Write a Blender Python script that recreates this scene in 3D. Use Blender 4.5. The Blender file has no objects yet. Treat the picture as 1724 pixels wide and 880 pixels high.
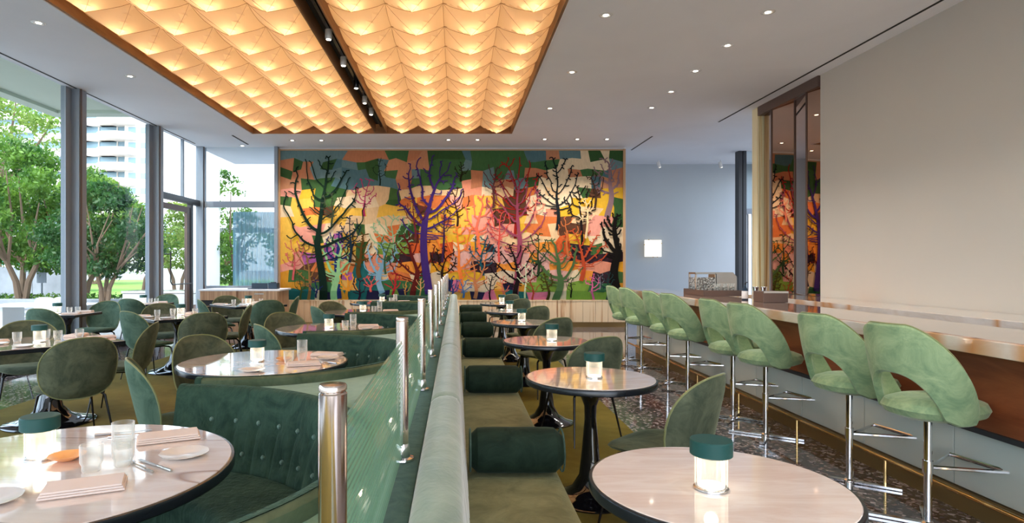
import bpy, math, random
from mathutils import Vector, Matrix
random.seed(7)
PI = math.pi
sc = bpy.context.scene
col = sc.collection

# ------------------------------------------------------------------ camera
H = 1.47
F = 1030.0
cd = bpy.data.cameras.new('camera')
cam = bpy.data.objects.new('camera', cd)
col.objects.link(cam)
cam.location = (0, 0, H)
cam.rotation_euler = (PI/2, 0, 0)
cd.sensor_width = 36
cd.lens = F/1724*36
cd.shift_x = 94/1724
cd.shift_y = 6/1724
cd.clip_end = 600
cd.clip_start = .05
sc.camera = cam

# ------------------------------------------------------------------ sky, sun, exposure
w = bpy.data.worlds.new('sky')
sc.world = w
w.use_nodes = True
nt = w.node_tree
sky = nt.nodes.new('ShaderNodeTexSky')
sky.sky_type = 'NISHITA'
sky.sun_disc = False
sky.sun_elevation = math.radians(58)
sky.sun_rotation = math.radians(200)
sky.air_density = 1.0
sky.dust_density = 2.5
hz = nt.nodes.new('ShaderNodeMix'); hz.data_type = 'RGBA'; hz.inputs[0].default_value = .5
hz.inputs[7].default_value = (4.2, 4.6, 5.2, 1)          # bright summer haze
nt.links.new(sky.outputs[0], hz.inputs[6]); nt.links.new(hz.outputs[2], nt.nodes['Background'].inputs[0])
nt.nodes['Background'].inputs[1].default_value = 0.58
sl = bpy.data.lights.new('sun', 'SUN')
sl.energy = 2.6
sl.angle = .01
sl.color = (1, .95, .86)
sun = bpy.data.objects.new('sun', sl)
col.objects.link(sun)
sun.rotation_euler = Vector((-.42, -.75, 1.45)).to_track_quat('Z', 'Y').to_euler()
sc.view_settings.view_transform = 'Standard'
sc.view_settings.look = 'None'
sc.view_settings.gamma = 1
sc.view_settings.use_curve_mapping = False
sc.view_settings.exposure = 0.82
sc.cycles.max_bounces = 10
sc.cycles.diffuse_bounces = 5
sc.cycles.glossy_bounces = 5
sc.cycles.transparent_max_bounces = 24
sc.cycles.transmission_bounces = 8
sc.cycles.sample_clamp_indirect = 6
sc.cycles.caustics_reflective = False
sc.cycles.caustics_refractive = False
sc.cycles.use_denoising = True

COFFER_W = 1.0      # watts of each bulb above the pleated shades
DOWN_W = 60

# ------------------------------------------------------------------ helpers
def lin(r, g, b):
    f = lambda c: (c/255/12.92) if c/255 <= .04045 else ((c/255+.055)/1.055)**2.4
    return (f(r), f(g), f(b), 1)

class MB:
    def __init__(s): s.v = []; s.f = []; s.c = None
    def face(s, pts):
        n = len(s.v); s.v += [tuple(p) for p in pts]; s.f.append(tuple(range(n, n+len(pts))))
    def box(s, x0, x1, y0, y1, z0, z1, m=None):
        n = len(s.v)
        P = [(x0,y0,z0),(x1,y0,z0),(x1,y1,z0),(x0,y1,z0),(x0,y0,z1),(x1,y0,z1),(x1,y1,z1),(x0,y1,z1)]
        if m is not None: P = [tuple(m @ Vector(p)) for p in P]
        s.v += P
        for q in ((0,3,2,1),(4,5,6,7),(0,1,5,4),(1,2,6,5),(2,3,7,6),(3,0,4,7)): s.f.append(tuple(n+i for i in q))
        return s
    def grid(s, rows, close_u=False, close_v=False):
        n = len(s.v); R = len(rows); C = len(rows[0])
        for r in rows: s.v += [tuple(p) for p in r]
        for i in range(R if close_v else R-1):
            for j in range(C if close_u else C-1):
                a = n+i*C+j; b = n+i*C+(j+1) % C; c = n+((i+1) % R)*C+(j+1) % C; d = n+((i+1) % R)*C+j
                s.f.append((a, b, c, d))
        return s
    def lathe(s, prof, seg=32, cx=0, cy=0, z=0, wob=None):
        rows = []
        for (r, h) in prof:
            rows.append([(cx+r*math.cos(2*PI*k/seg)*(wob(k) if wob else 1), cy+r*math.sin(2*PI*k/seg)*(wob(k) if wob else 1), z+h) for k in range(seg)])
        n = len(s.v)
        s.grid(rows, close_u=True)
        if prof[0][0] > 1e-5: s.f.append(tuple(n+k for k in range(seg))[::-1])
        m = n+(len(prof)-1)*seg
        if prof[-1][0] > 1e-5: s.f.append(tuple(m+k for k in range(seg)))
        return s
    def tube(s, pts, rad, seg=8, closed=False):
        pts = [Vector(p) for p in pts]; rows = []; N = len(pts)
        if not isinstance(rad, (list, tuple)): rad = [rad]*N
        up = None
        for i, p in enumerate(pts):
            if closed: t = pts[(i+1) % N]-pts[i-1]
            else: t = pts[min(i+1, N-1)]-pts[max(i-1, 0)]
            t.normalize()
            if up is None:
                up = Vector((0,0,1)) if abs(t.z) < .9 else Vector((1,0,0))
            u = (up - t*up.dot(t))
            if u.length < 1e-4: u = t.orthogonal()
            u.normalize(); up = u; v = t.cross(u)
            rows.append([p+(u*math.cos(2*PI*k/seg)+v*math.sin(2*PI*k/seg))*rad[i] for k in range(seg)])
        n = len(s.v)
        s.grid(rows, close_u=True, close_v=closed)
        if not closed:
            s.f.append(tuple(n+k for k in range(seg))[::-1]); m = n+(N-1)*seg
            s.f.append(tuple(m+k for k in range(seg)))
        return s
    def prism(s, poly, z0, z1):
        n = len(s.v); N = len(poly)
        s.v += [(x, y, z0) for x, y in poly]+[(x, y, z1) for x, y in poly]
        s.f.append(tuple(n+i for i in range(N))[::-1]); s.f.append(tuple(n+N+i for i in range(N)))
        for i in range(N):
            j = (i+1) % N; s.f.append((n+i, n+j, n+N+j, n+N+i))
        return s
    def pillow(s, W, D, t, e, fn, rings=7, seg=28):
        """rounded pad: superellipse outline W x D, thickness t; fn(a,b,c)->point"""
        def ring(r, sgn):
            out = []
            for k in range(seg):
                a = 2*PI*k/seg; ca, sa = math.cos(a), math.sin(a)
                x = W/2*math.copysign(abs(ca)**(2/e), ca)*r; y = D/2*math.copysign(abs(sa)**(2/e), sa)*r
                out.append(fn(x, y, sgn*t/2*math.sqrt(max(0, 1-r**5))))
            return out
        rs = [.05]+[(i+1)/rings for i in range(rings)]
        rs[-2] = .93
        rows = [ring(r, 1) for r in rs]+[ring(r, -1) for r in rs[-2::-1]]
        n = len(s.v)
        s.grid(rows, close_u=True)
        s.f.append(tuple(n+k for k in range(seg))[::-1]); m = n+(len(rows)-1)*seg
        s.f.append(tuple(m+k for k in range(seg)))
        return s
    def mesh(s, name, mat, smooth=True):
        me = bpy.data.meshes.new(name); me.from_pydata(s.v, [], s.f)
        if mat: me.materials.append(mat)
        if smooth:
            me.polygons.foreach_set('use_smooth', [True]*len(me.polygons))
            try: me.set_sharp_from_angle(angle=math.radians(38))
            except Exception: pass
        me.update()
        return me
    def build(s, name, mat, parent=None, smooth=True, bevel=0, loc=None, recalc=True):
        me = s.mesh(name, mat, smooth)
        if recalc:
            import bmesh
            bm = bmesh.new(); bm.from_mesh(me); bmesh.ops.recalc_face_normals(bm, faces=bm.faces); bm.to_mesh(me); bm.free()
        return link(name, me, parent, bevel, loc)

def link(name, me, parent=None, bevel=0, loc=None):
    o = bpy.data.objects.new(name, me); col.objects.link(o)
    if parent: o.parent = parent
    if loc: o.location = loc
    if bevel:
        m = o.modifiers.new('bevel', 'BEVEL'); m.width = bevel; m.segments = 2; m.limit_method = 'ANGLE'
    return o

def tag(o, label, cat, group=None, kind=None):
    o['label'] = label; o['category'] = cat
    if group: o['group'] = group
    if kind: o['kind'] = kind
    return o
def thing(name, label, cat, loc=(0,0,0), rz=0, group=None):
    o = bpy.data.objects.new(name, None); col.objects.link(o)
    o.empty_display_size = .1; o.location = loc; o.rotation_euler = (0, 0, rz)
    return tag(o, label, cat, group)
def struct(name, mb, mat, parent=None, **k):
    o = mb.build(name, mat, parent, smooth=False, **k)
    if not parent: o['kind'] = 'structure'
    return o
def kids(o): return [c for c in bpy.data.objects if c.parent is o]
def dup(root, loc, rz=None, label=None, group=None):
    r = root.copy(); col.objects.link(r); r.location = loc
    if rz is not None: r.rotation_euler = (0, 0, rz)
    if label: r['label'] = label
    if group: r['group'] = group
    for ch in KID[root]:
        c = ch.copy(); col.objects.link(c); c.parent = r
        for g in KID.get(ch, ()):
            d = g.copy(); col.objects.link(d); d.parent = c
    return r
KID = {}
def remember(root):
    KID[root] = kids(root)
    for c in KID[root]: KID[c] = kids(c)
class Proto:
    """builder makes the first instance; later ones are copies"""
    def __init__(s, make): s.make = make; s.root = None
    def put(s, loc, rz, label, group=None):
        if s.root is None:
            s.root = s.make(); remember(s.root)
            r = s.root; r.location = loc; r.rotation_euler = (0, 0, rz); r['label'] = label
            if group: r['group'] = group
            return r
        r = dup(s.root, loc, rz, label)
        if group: r['group'] = group
        elif 'group' in r: del r['group']
        return r

# ------------------------------------------------------------------ materials
def mat(name, c=(.5,.5,.5,1), rough=.5, metal=0, spec=.5, coat=0, sheen=0, emit=None, es=0, **k):
    m = bpy.data.materials.new(name); m.use_nodes = True
    b = m.node_tree.nodes['Principled BSDF']
    b.inputs['Base Color'].default_value = c; b.inputs['Roughness'].default_value = rough
    b.inputs['Metallic'].default_value = metal; b.inputs['Specular IOR Level'].default_value = spec
    b.inputs['Coat Weight'].default_value = coat; b.inputs['Coat Roughness'].default_value = .04
    if sheen:
        b.inputs['Sheen Weight'].default_value = sheen; b.inputs['Sheen Roughness'].default_value = .35
    if emit: b.inputs['Emission Color'].default_value = emit; b.inputs['Emission Strength'].default_value = es
    return m
def N(m, t, **k):
    n = m.node_tree.nodes.new(t)
    for a, v in k.items():
        if a in n.inputs: n.inputs[a].default_value = v
        else: setattr(n, a, v)
    return n
def L(m, a, b): m.node_tree.links.new(a, b)
def bsdf(m): return m.node_tree.nodes['Principled BSDF']
def ramp(m, fac, stops):
    r = N(m, 'ShaderNodeValToRGB'); e = r.color_ramp.elements
    while len(e) < len(stops): e.new(.5)
    for i, (p, c) in enumerate(stops): e[i].position = p; e[i].color = c
    L(m, fac, r.inputs[0]); return r.outputs[0]
def coords(m, scale=(1,1,1), kind='Object', rot=(0,0,0)):
    t = N(m, 'ShaderNodeTexCoord'); p = N(m, 'ShaderNodeMapping'); p.inputs['Scale'].default_value = scale
    p.inputs['Rotation'].default_value = rot
    L(m, t.outputs[kind], p.inputs[0]); return p.outputs[0]
def noise(m, vec, scale, detail=4, dist=0, rough=.55):
    n = N(m, 'ShaderNodeTexNoise'); n.inputs['Scale'].default_value = scale; n.inputs['Detail'].default_value = detail
    n.inputs['Distortion'].default_value = dist; n.inputs['Roughness'].default_value = rough
    L(m, vec, n.inputs['Vector']); return n.outputs['Fac']
def bump(m, h, s=.3, d=.01):
    b = N(m, 'ShaderNodeBump'); b.inputs['Strength'].default_value = s; b.inputs['Distance'].default_value = d
    L(m, h, b.inputs['Height']); L(m, b.outputs[0], bsdf(m).inputs['Normal'])

def velvet(name, dark, light, scale=7, sheen=.35, nap=0):
    m = mat(name, dark, .85, sheen=sheen, spec=.15)
    v = coords(m)
    n = noise(m, v, scale, 6, .9, .68)
    L(m, ramp(m, n, [(.34, dark), (.66, light)]), bsdf(m).inputs['Base Color'])
    bump(m, noise(m, coords(m, (34,34,5)), 1, 4, .6) if nap else noise(m, v, 30, 2, .5), nap or .15, .02 if nap else .01)
    bsdf(m).inputs['Sheen Tint'].default_value = (min(1,light[0]*3+.1), min(1,light[1]*3+.1), min(1,light[2]*3+.1), 1)
    return m
M = {}
M['v_booth'] = velvet('booth_velvet', lin(33,54,43), lin(56,80,64), 7, .35, .45)
M['v_rim_lit'] = velvet('rim_velvet_lit', lin(74,88,66), lin(100,110,84))  # same booth velvet; warm ceiling light put into the olive colour
M['button'] = mat('button_velvet', lin(96,124,108), .6, sheen=.3)
M['v_deck'] = velvet('deck_velvet', lin(118,148,122), lin(142,170,142), 4)
M['v_ledge'] = velvet('ledge_velvet', lin(58,80,72), lin(82,104,94), 14)
M['v_chair'] = velvet('chair_velvet', lin(60,70,56), lin(104,110,88), 5)
M['v_chairg'] = velvet('chair_velvet_bright', lin(58,82,68), lin(94,116,98), 5)
M['piping'] = mat('piping_velvet', lin(130,134,88), .8, sheen=.3)
M['v_stool'] = velvet('stool_velvet', lin(112,142,106), lin(164,184,138), 6, .3)
M['v_bench'] = velvet('bench_velvet', lin(104,102,72), lin(132,132,98), 6)
M['v_bback_lit'] = velvet('bench_back_velvet_lit', lin(126,146,128), lin(154,172,152), 5, .8)  # bench velvet made paler and bluer: window sheen put into the colour
M['v_bolster'] = velvet('bolster_velvet', lin(26,40,33), lin(42,60,48), 6)
M['black'] = mat('black_metal', (.008,.008,.01,1), .25, spec=.5)
M['gloss_black'] = mat('glossy_black_pedestal', (.006,.006,.008,1), .08, coat=1)
M['edge'] = mat('table_edge_black', (.012,.014,.018,1), .22)
M['chrome'] = mat('chrome', (.78,.76,.76,1), .09, metal=1)
M['bronze'] = mat('polished_bronze_steel', (.72,.6,.52,1), .12, metal=1)
M['brass'] = mat('brass', (.75,.5,.2,1), .22, metal=1)
M['kick'] = mat('brass_kickplate', (.32,.22,.09,1), .35, metal=.8)
M['cap'] = mat('lamp_cap_green', lin(12,74,70), .5)
M['white'] = mat('white_ceramic', (.82,.8,.77,1), .25, coat=.4)
M['dish'] = mat('amber_dish', lin(235,170,110), .3)
M['linen'] = mat('linen_napkin', lin(240,224,214), .9)
M['steel'] = mat('steel', (.6,.6,.6,1), .2, metal=1)
M['grey_metal'] = mat('grey_mullion', lin(138,146,156), .45, metal=.2)
M['dark_metal'] = mat('dark_frame', lin(60,62,66), .4, metal=.3)
M['bronze_frame'] = mat('bronze_door_frame', lin(104,84,76), .4, metal=.3)
M['dark'] = mat('dark_interior', (.01,.01,.01,1), .7)
M['lamp_glow'] = mat('downlight_diffuser', (1,1,1,1), .5, emit=(1,.9,.75,1), es=6)
M['base_glow'] = mat('lamp_base_glow', (1,1,1,1), .5, emit=(1,.86,.7,1), es=3)

def plaster(name, c, amt=.06, rough=.85):
    m = mat(name, c, rough, spec=.2)
    v = coords(m)
    n = noise(m, v, .6, 5, .6)
    c2 = tuple(x*(1-amt) for x in c[:3])+(1,)
    c3 = tuple(min(1, x*(1+amt)) for x in c[:3])+(1,)
    L(m, ramp(m, n, [(.3, c2), (.7, c3)]), bsdf(m).inputs['Base Color'])
    return m
M['ceiling'] = plaster('ceiling_plaster', lin(234,237,243), .03)
M['wall_grey'] = plaster('warm_grey_plaster', lin(196,190,180), .02)
M['wall_blue'] = plaster('blue_grey_wall', lin(190,197,202), .03, .5)
M['white_wall'] = plaster('white_wall', lin(235,236,238), .02)

# terrazzo
m = M['terrazzo'] = mat('terrazzo', (.1,.1,.1,1), .07, spec=.6, coat=.3)
v = coords(m)
vo = N(m, 'ShaderNodeTexVoronoi'); vo.inputs['Scale'].default_value = 38; L(m, v, vo.inputs['Vector'])
sep = N(m, 'ShaderNodeSeparateColor'); L(m, vo.outputs['Color'], sep.inputs[0])
c1 = ramp(m, sep.outputs[0], [(0, lin(44,40,44)), (.4, lin(86,80,84)), (.7, lin(142,128,126)), (.85, lin(188,180,178))])
m.node_tree.nodes[-1]
vo2 = N(m, 'ShaderNodeTexVoronoi'); vo2.feature = 'DISTANCE_TO_EDGE'; vo2.inputs['Scale'].default_value = 38; L(m, v, vo2.inputs['Vector'])
k = ramp(m, vo2.outputs['Distance'], [(.04, (0,0,0,1)), (.10, (1,1,1,1))])
mx = N(m, 'ShaderNodeMix', data_type='RGBA'); mx.inputs[6].default_value = lin(58,50,56); L(m, k, mx.inputs[0]); L(m, c1, mx.inputs[7])
L(m, mx.outputs[2], bsdf(m).inputs['Base Color'])
# carpet
m = M['carpet'] = mat('carpet', lin(96,86,34), .95, sheen=.05, spec=.05)
v = coords(m)
L(m, ramp(m, noise(m, v, 2.2, 6, .5, .7), [(.3, lin(102,92,38)), (.7, lin(128,116,54))]), bsdf(m).inputs['Base Color'])
bump(m, noise(m, v, 260, 2), .5, .006)

def marble(name, base, streak, vein, sc_=(1,6,1), rot=.3, rough=.07, vein_w=.02, vscale=1.1):
    m = mat(name, base, rough, spec=.6, coat=1)
    bsdf(m).inputs['Coat IOR'].default_value = 1.75
    v = coords(m, sc_, rot=(0,0,rot))
    n = noise(m, v, 3.0, 8, .8, .65)
    c = ramp(m, n, [(.38, streak), (.6, base)])
    v2 = coords(m, (.3,2.0,.7), rot=(0,0,rot))
    wv = N(m, 'ShaderNodeTexNoise'); wv.inputs['Scale'].default_value = vscale; wv.inputs['Detail'].default_value = 2
    wv.inputs['Distortion'].default_value = .4; L(m, v2, wv.inputs['Vector'])
    mt = N(m, 'ShaderNodeMath', operation='SUBTRACT'); L(m, wv.outputs['Fac'], mt.inputs[0]); mt.inputs[1].default_value = .56
    ab = N(m, 'ShaderNodeMath', operation='ABSOLUTE'); L(m, mt.outputs[0], ab.inputs[0])
    k = ramp(m, ab.outputs[0], [(.0, (1,1,1,1)), (vein_w, (0,0,0,1))])
    mx = N(m, 'ShaderNodeMix', data_type='RGBA'); L(m, k, mx.inputs[0]); L(m, c, mx.inputs[6]); mx.inputs[7].default_value = vein
    L(m, mx.outputs[2], bsdf(m).inputs['Base Color'])
    return m
M['marble'] = marble('pink_marble', lin(250,238,230), lin(238,218,206), lin(168,128,102), (1,5,1), .2, vein_w=.007, vscale=.9)
M['marble_dark'] = marble('amber_marble', lin(216,172,140), lin(190,142,110), lin(120,80,60), (1,5,1), .2, vein_w=.014)
M['bar_marble'] = marble('bar_marble', lin(240,232,224), lin(226,212,198), lin(216,160,110), (3,.8,3), 0, vein_w=.05, vscale=.7)
M['bar_top'] = marble('bar_top_marble', lin(206,184,170), lin(184,158,142), lin(160,120,96), (3,.8,3), 0, vein_w=.015, vscale=.7)

def wood(name, a, b, sc_=(14,14,.6), line=None):
    m = mat(name, a, .5, spec=.3)
    t = N(m, 'ShaderNodeTexCoord'); oi = N(m, 'ShaderNodeObjectInfo')
    ad = N(m, 'ShaderNodeVectorMath', operation='ADD'); L(m, t.outputs['Object'], ad.inputs[0]); L(m, oi.outputs['Location'], ad.inputs[1])
    mp = N(m, 'ShaderNodeMapping'); mp.inputs['Scale'].default_value = sc_; L(m, ad.outputs[0], mp.inputs[0])
    n = noise(m, mp.outputs[0], 1.2, 6, .7, .6)
    st = [(.35, b), (.6, a)] if not line else [(.3, line), (.40, b), (.46, a), (.62, a), (.68, b)]
    L(m, ramp(m, n, st), bsdf(m).inputs['Base Color'])
    return m
M['plinth'] = wood('striated_plinth', lin(226,202,166), lin(200,164,124), (10,10,.25), lin(150,96,66))
M['cab_wood'] = wood('cabinet_wood', lin(196,160,124), lin(160,120,90), (16,16,.4))
M['onyx'] = wood('onyx_pillar', lin(252,238,196), lin(242,216,156), (22,22,.35), lin(190,140,70))
M['coffer_wood'] = wood('coffer_wood', lin(150,112,76), lin(118,84,54), (1,1,6))
M['bar_wood'] = wood('bar_upper_panel', lin(150,88,54), lin(122,66,40), (1,1,6))
M['frame_wood'] = mat('frame_wood', lin(190,150,110), .5)
M['panel_green'] = mat('grey_green_lacquer', lin(194,202,192), .3, coat=.4)
M['mirror'] = mat('bronze_mirror', lin(196,166,146), .015, metal=1)
M['device'] = mat('till_dark_blue', lin(28,52,74), .3)

# glass that lets light pass
def thin_glass(name, tint, refl=.12, rough=0.0, rib=None):
    m = bpy.data.materials.new(name); m.use_nodes = True; t = m.node_tree; t.nodes.clear()
    out = t.nodes.new('ShaderNodeOutputMaterial'); tr = t.nodes.new('ShaderNodeBsdfTransparent'); gl = t.nodes.new('ShaderNodeBsdfGlossy')
    tr.inputs[0].default_value = tint; gl.inputs['Roughness'].default_value = rough; gl.inputs[0].default_value = (1,1,1,1)
    fr = t.nodes.new('ShaderNodeLayerWeight'); fr.inputs[0].default_value = refl
    mx = t.nodes.new('ShaderNodeMixShader'); ge = t.nodes.new('ShaderNodeNewGeometry'); iv = t.nodes.new('ShaderNodeMath'); iv.operation = 'SUBTRACT'; iv.inputs[0].default_value = 1
    ml = t.nodes.new('ShaderNodeMath'); ml.operation = 'MULTIPLY'      # reflect on the outer face only
    t.links.new(ge.outputs['Backfacing'], iv.inputs[1]); t.links.new(fr.outputs['Fresnel'], ml.inputs[0]); t.links.new(iv.outputs[0], ml.inputs[1])
    t.links.new(ml.outputs[0], mx.inputs[0])
    t.links.new(tr.outputs[0], mx.inputs[1]); t.links.new(gl.outputs[0], mx.inputs[2]); t.links.new(mx.outputs[0], out.inputs[0])
    return m
M['pane'] = thin_glass('window_glass', (.86,.91,.92,1), .1)
def frosty_glass(name, k, c):
    m = thin_glass(name, (.97,.98,.97,1), .28)
    t = m.node_tree; out = t.nodes['Material Output']; src = out.inputs[0].links[0].from_socket
    d = t.nodes.new('ShaderNodeBsdfDiffuse'); d.inputs[0].default_value = c; q = t.nodes.new('ShaderNodeBsdfTranslucent'); q.inputs[0].default_value = c
    a = t.nodes.new('ShaderNodeMixShader'); t.links.new(d.outputs[0], a.inputs[1]); t.links.new(q.outputs[0], a.inputs[2])
    x = t.nodes.new('ShaderNodeMixShader'); x.inputs[0].default_value = k
    if k < .4:      # thick rims and walls seen edge-on look denser
        lw = t.nodes.new('ShaderNodeLayerWeight'); lw.inputs[0].default_value = .35
        mr = t.nodes.new('ShaderNodeMapRange'); mr.inputs[3].default_value = k*.5; mr.inputs[4].default_value = min(1, k*5)
        t.links.new(lw.outputs['Facing'], mr.inputs[0]); t.links.new(mr.outputs[0], x.inputs[0])
    t.links.new(src, x.inputs[1]); t.links.new(a.outputs[0], x.inputs[2]); t.links.new(x.outputs[0], out.inputs[0])
    return m
M['tumbler'] = frosty_glass('tumbler_glass', .13, (.95,.93,.9,1))
M['lamp_glass'] = frosty_glass('ribbed_lamp_glass', .10, (.95,.93,.9,1))
# reeded rail glass: light bent by the reeds is painted in as stripes

m = M['reeded'] = frosty_glass('reeded_glass', .5, lin(150,190,160))
v = coords(m); sx_ = N(m, 'ShaderNodeSeparateXYZ'); L(m, v, sx_.inputs[0])
ma = N(m, 'ShaderNodeMath', operation='MULTIPLY'); L(m, sx_.outputs[2], ma.inputs[0]); ma.inputs[1].default_value = 2*PI/.0158
mb_ = N(m, 'ShaderNodeMath', operation='SINE'); L(m, ma.outputs[0], mb_.inputs[0])
mc_ = N(m, 'ShaderNodeMapRange'); L(m, mb_.outputs[0], mc_.inputs[0]); mc_.inputs[1].default_value = -1; mc_.inputs[3].default_value = .04; mc_.inputs[4].default_value = .66
for n_ in m.node_tree.nodes:
    if n_.type == 'MIX_SHADER' and abs(n_.inputs[0].default_value-.5) < 1e-4 and not n_.inputs[0].links and n_.outputs[0].links and n_.outputs[0].links[0].to_node.type == 'OUTPUT_MATERIAL': L(m, mc_.outputs[0], n_.inputs[0])
M['curtain'] = mat('sheer_blue_curtain', lin(176,208,222), .8)
M['curtain'].node_tree.nodes['Principled BSDF'].inputs['Alpha'].default_value = .82

# glowing pleated fabric: transmits the bulb behind it
def shade_mat():
    m = bpy.data.materials.new('pleated_shade_fabric'); m.use_nodes = True; t = m.node_tree; t.nodes.clear()
    out = t.nodes.new('ShaderNodeOutputMaterial')
    tr = t.nodes.new('ShaderNodeBsdfTranslucent'); df = t.nodes.new('ShaderNodeBsdfDiffuse')
    tr.inputs[0].default_value = (1,.74,.44,1); df.inputs[0].default_value = (.82,.70,.60,1)
    mx = t.nodes.new('ShaderNodeMixShader'); mx.inputs[0].default_value = .55
    t.links.new(df.outputs[0], mx.inputs[1]); t.links.new(tr.outputs[0], mx.inputs[2])
    em = t.nodes.new('ShaderNodeEmission'); em.inputs[0].default_value = (1,.52,.18,1); em.inputs[1].default_value = .10
    ad = t.nodes.new('ShaderNodeAddShader'); t.links.new(mx.outputs[0], ad.inputs[0]); t.links.new(em.outputs[0], ad.inputs[1])
    t.links.new(ad.outputs[0], out.inputs[0])
    return m
M['shade'] = shade_mat()
M['seam'] = mat('shade_seam', lin(170,120,70), .8)

# ------------------------------------------------------------------ room shell
CZ = 4.27; WX = -6.15; DM = 14.6; YB = -4.5; DR = 17.0; XR = 8.4
struct('floor', MB().box(WX-.1, XR+.2, YB, DR+.1, -.12, 0), M['terrazzo'])
car = MB().box(-4.6, 1.55, YB+.6, 11.4, 0.0005, .012).build('carpet', M['carpet'], smooth=False)
tag(car, 'olive green carpet laid across the dining floor under booths and tables', 'carpet')
# ceiling with the opening of the light coffer
CX0, CX1, CY0, CY1 = -4.35, 1.19, 1.0, 13.05
cb = MB()
cb.box(WX, CX0, YB, DR, CZ, CZ+.5).box(CX1, XR+.2, YB, DR, CZ, CZ+.5).box(CX0, CX1, CY1, DR, CZ, CZ+.5).box(CX0, CX1, YB, CY0, CZ, CZ+.5)
cb.box(WX, XR+.2, YB, DR, CZ+.62, CZ+.75)
struct('ceiling', cb, M['ceiling'])
# wooden reveal
tb = MB(); tt = .03
tb.box(CX0, CX0+tt, CY0, CY1, CZ-.002, CZ+.6).box(CX1-tt, CX1, CY0, CY1, CZ-.002, CZ+.6)
tb.box(CX0+tt, CX1-tt, CY1-tt, CY1, CZ-.002, CZ+.6).box(CX0+tt, CX1-tt, CY0, CY0+tt, CZ-.002, CZ+.6)
struct('trim_1', tb, M['coffer_wood'])
tl = MB(); tl.box(CX0-.012, CX1+.012, CY1, CY1+.012, CZ-.012, CZ).box(CX1, CX1+.012, CY0, CY1, CZ-.012, CZ).box(CX0-.012, CX0, CY0, CY1, CZ-.012, CZ)
struct('trim_2', tl, M['white_wall'])
# mural wall
struct('wall_back', MB().box(-4.22, 4.05, DM, DM+.25, 0, CZ), M['white_wall'])
struct('wall_recess_side', MB().box(3.9, 4.05, DM+.25, DR, 0, CZ), M['wall_blue'])
struct('wall_recess', MB().box(3.9, XR, DR, DR+.1, 0, CZ), M['wall_blue'])
fr_ = MB().box(XR, XR+.1, 10.9, DR+.1, 0, .3).box(XR, XR+.1, 10.9, DR+.1, CZ-.2, CZ)
for y in (10.9, 12.9, 14.9, 16.9): fr_.box(XR, XR+.12, y, y+.15, 0, CZ)
struct('wall_far_right', fr_, M['grey_metal'])  # unseen side left open between mullions, added to bring daylight into the recess
struct('wall_right', MB().box(5.37, 5.62, YB, 9.02, 0, CZ).box(5.56, 5.62, 9.02, 10.95, 0, CZ), M['wall_grey'])
struct('wall_right_return', MB().box(5.62, XR+.1, 10.85, 10.95, 0, CZ), M['wall_blue'])
# unseen rear wall behind the camera: open bays added to let sky light in
rw = MB()
for x in (-6.15,-3.5,-.9,1.7,4.3): rw.box(x, x+.2, YB-.1, YB, 0, CZ)
rw.box(WX, 5.4, YB-.1, YB, CZ-.25, CZ).box(WX, 5.4, YB-.1, YB, 0, .12)
struct('wall_rear', rw, M['grey_metal'])

# plinth below the mural: tall striated panels
pl = thing('mural_plinth', 'pale striated timber plinth running under the tree mural', 'plinth', (0,0,0))
x = -4.2; i = 0
pm = {}
while x < 4.0:
    wv_ = .30
    x1 = min(x+wv_, 4.02)
    MB().box(0, x1-x-.006, 0, .06, 0, .50).build('panel', M['plinth'], pl, smooth=False, loc=(x, DM-.12+random.uniform(-.003,.003), .12))
    x = x1
MB().box(-4.2, 4.02, DM-.06, DM, .10, .62).build('backing', M['dark'], pl, smooth=False)
MB().box(-4.2, 4.02, DM-.10, DM, 0, .12).build('kick', M['kick'], pl, smooth=False)
MB().box(-4.2, 4.02, DM-.13, DM, .62, .640).build('top_rail', M['plinth'], pl, smooth=False)

# ------------------------------------------------------------------ mural
def mural_colour():
    m = mat('mural_paint', (.5,.5,.5,1), .85, spec=.1)
    a = N(m, 'ShaderNodeVertexColor'); a.layer_name = 'Col'
    v = coords(m, (1,1,.4)); n = noise(m, v, 22, 4, .3)
    mx = N(m, 'ShaderNodeMix', data_type='RGBA', blend_type='MULTIPLY'); mx.inputs[0].default_value = .45
    L(m, a.outputs[0], mx.inputs[6]); L(m, ramp(m, n, [(.3,(.5,.5,.5,1)),(.7,(.8,.8,.8,1))]), mx.inputs[7])
    L(m, mx.outputs[2], bsdf(m).inputs['Base Color'])
    return m
M['mural'] = mural_colour()
MS = DM/F
def mp(px, py, d=None): return ((px-768)*(MS), H-(py-446)*MS)
mur = thing('tree_mural', 'wide multicoloured mural of bare branching trees over colour patches', 'mural', (0, DM, 0))
palT = [(196,128,92),(70,110,66),(110,138,140),(60,92,52),(200,140,104),(86,120,128)]
palM = [(226,176,52),(238,214,176),(232,150,120),(72,106,58),(216,120,64),(60,96,52),(240,190,80),(236,160,140),(96,62,44),(232,196,150)]
palL = [(240,150,60),(226,176,52),(216,96,48),(232,150,120),(238,214,176),(72,106,58),(236,168,48),(222,170,160),(60,40,48)]
palB = [(176,96,160),(126,160,64),(216,150,48),(226,120,150),(36,104,104),(230,176,90),(60,110,70),(40,36,70),(220,200,170)]
rng = random.Random(5)
nx, nz = 32, 16
X0, Z0 = mp(473, 504); X1, Z1 = mp(1048, 254)
gx = [[X0+(X1-X0)*i/nx+(rng.uniform(-.08,.08) if 0 < i < nx else 0) for i in range(nx+1)] for j in range(nz+1)]
gz = [[Z0+(Z1-Z0)*j/nz+(rng.uniform(-.06,.06) if 0 < j < nz else 0) for i in range(nx+1)] for j in range(nz+1)]
pmb = MB(); cols = []; prev = {}
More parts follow.
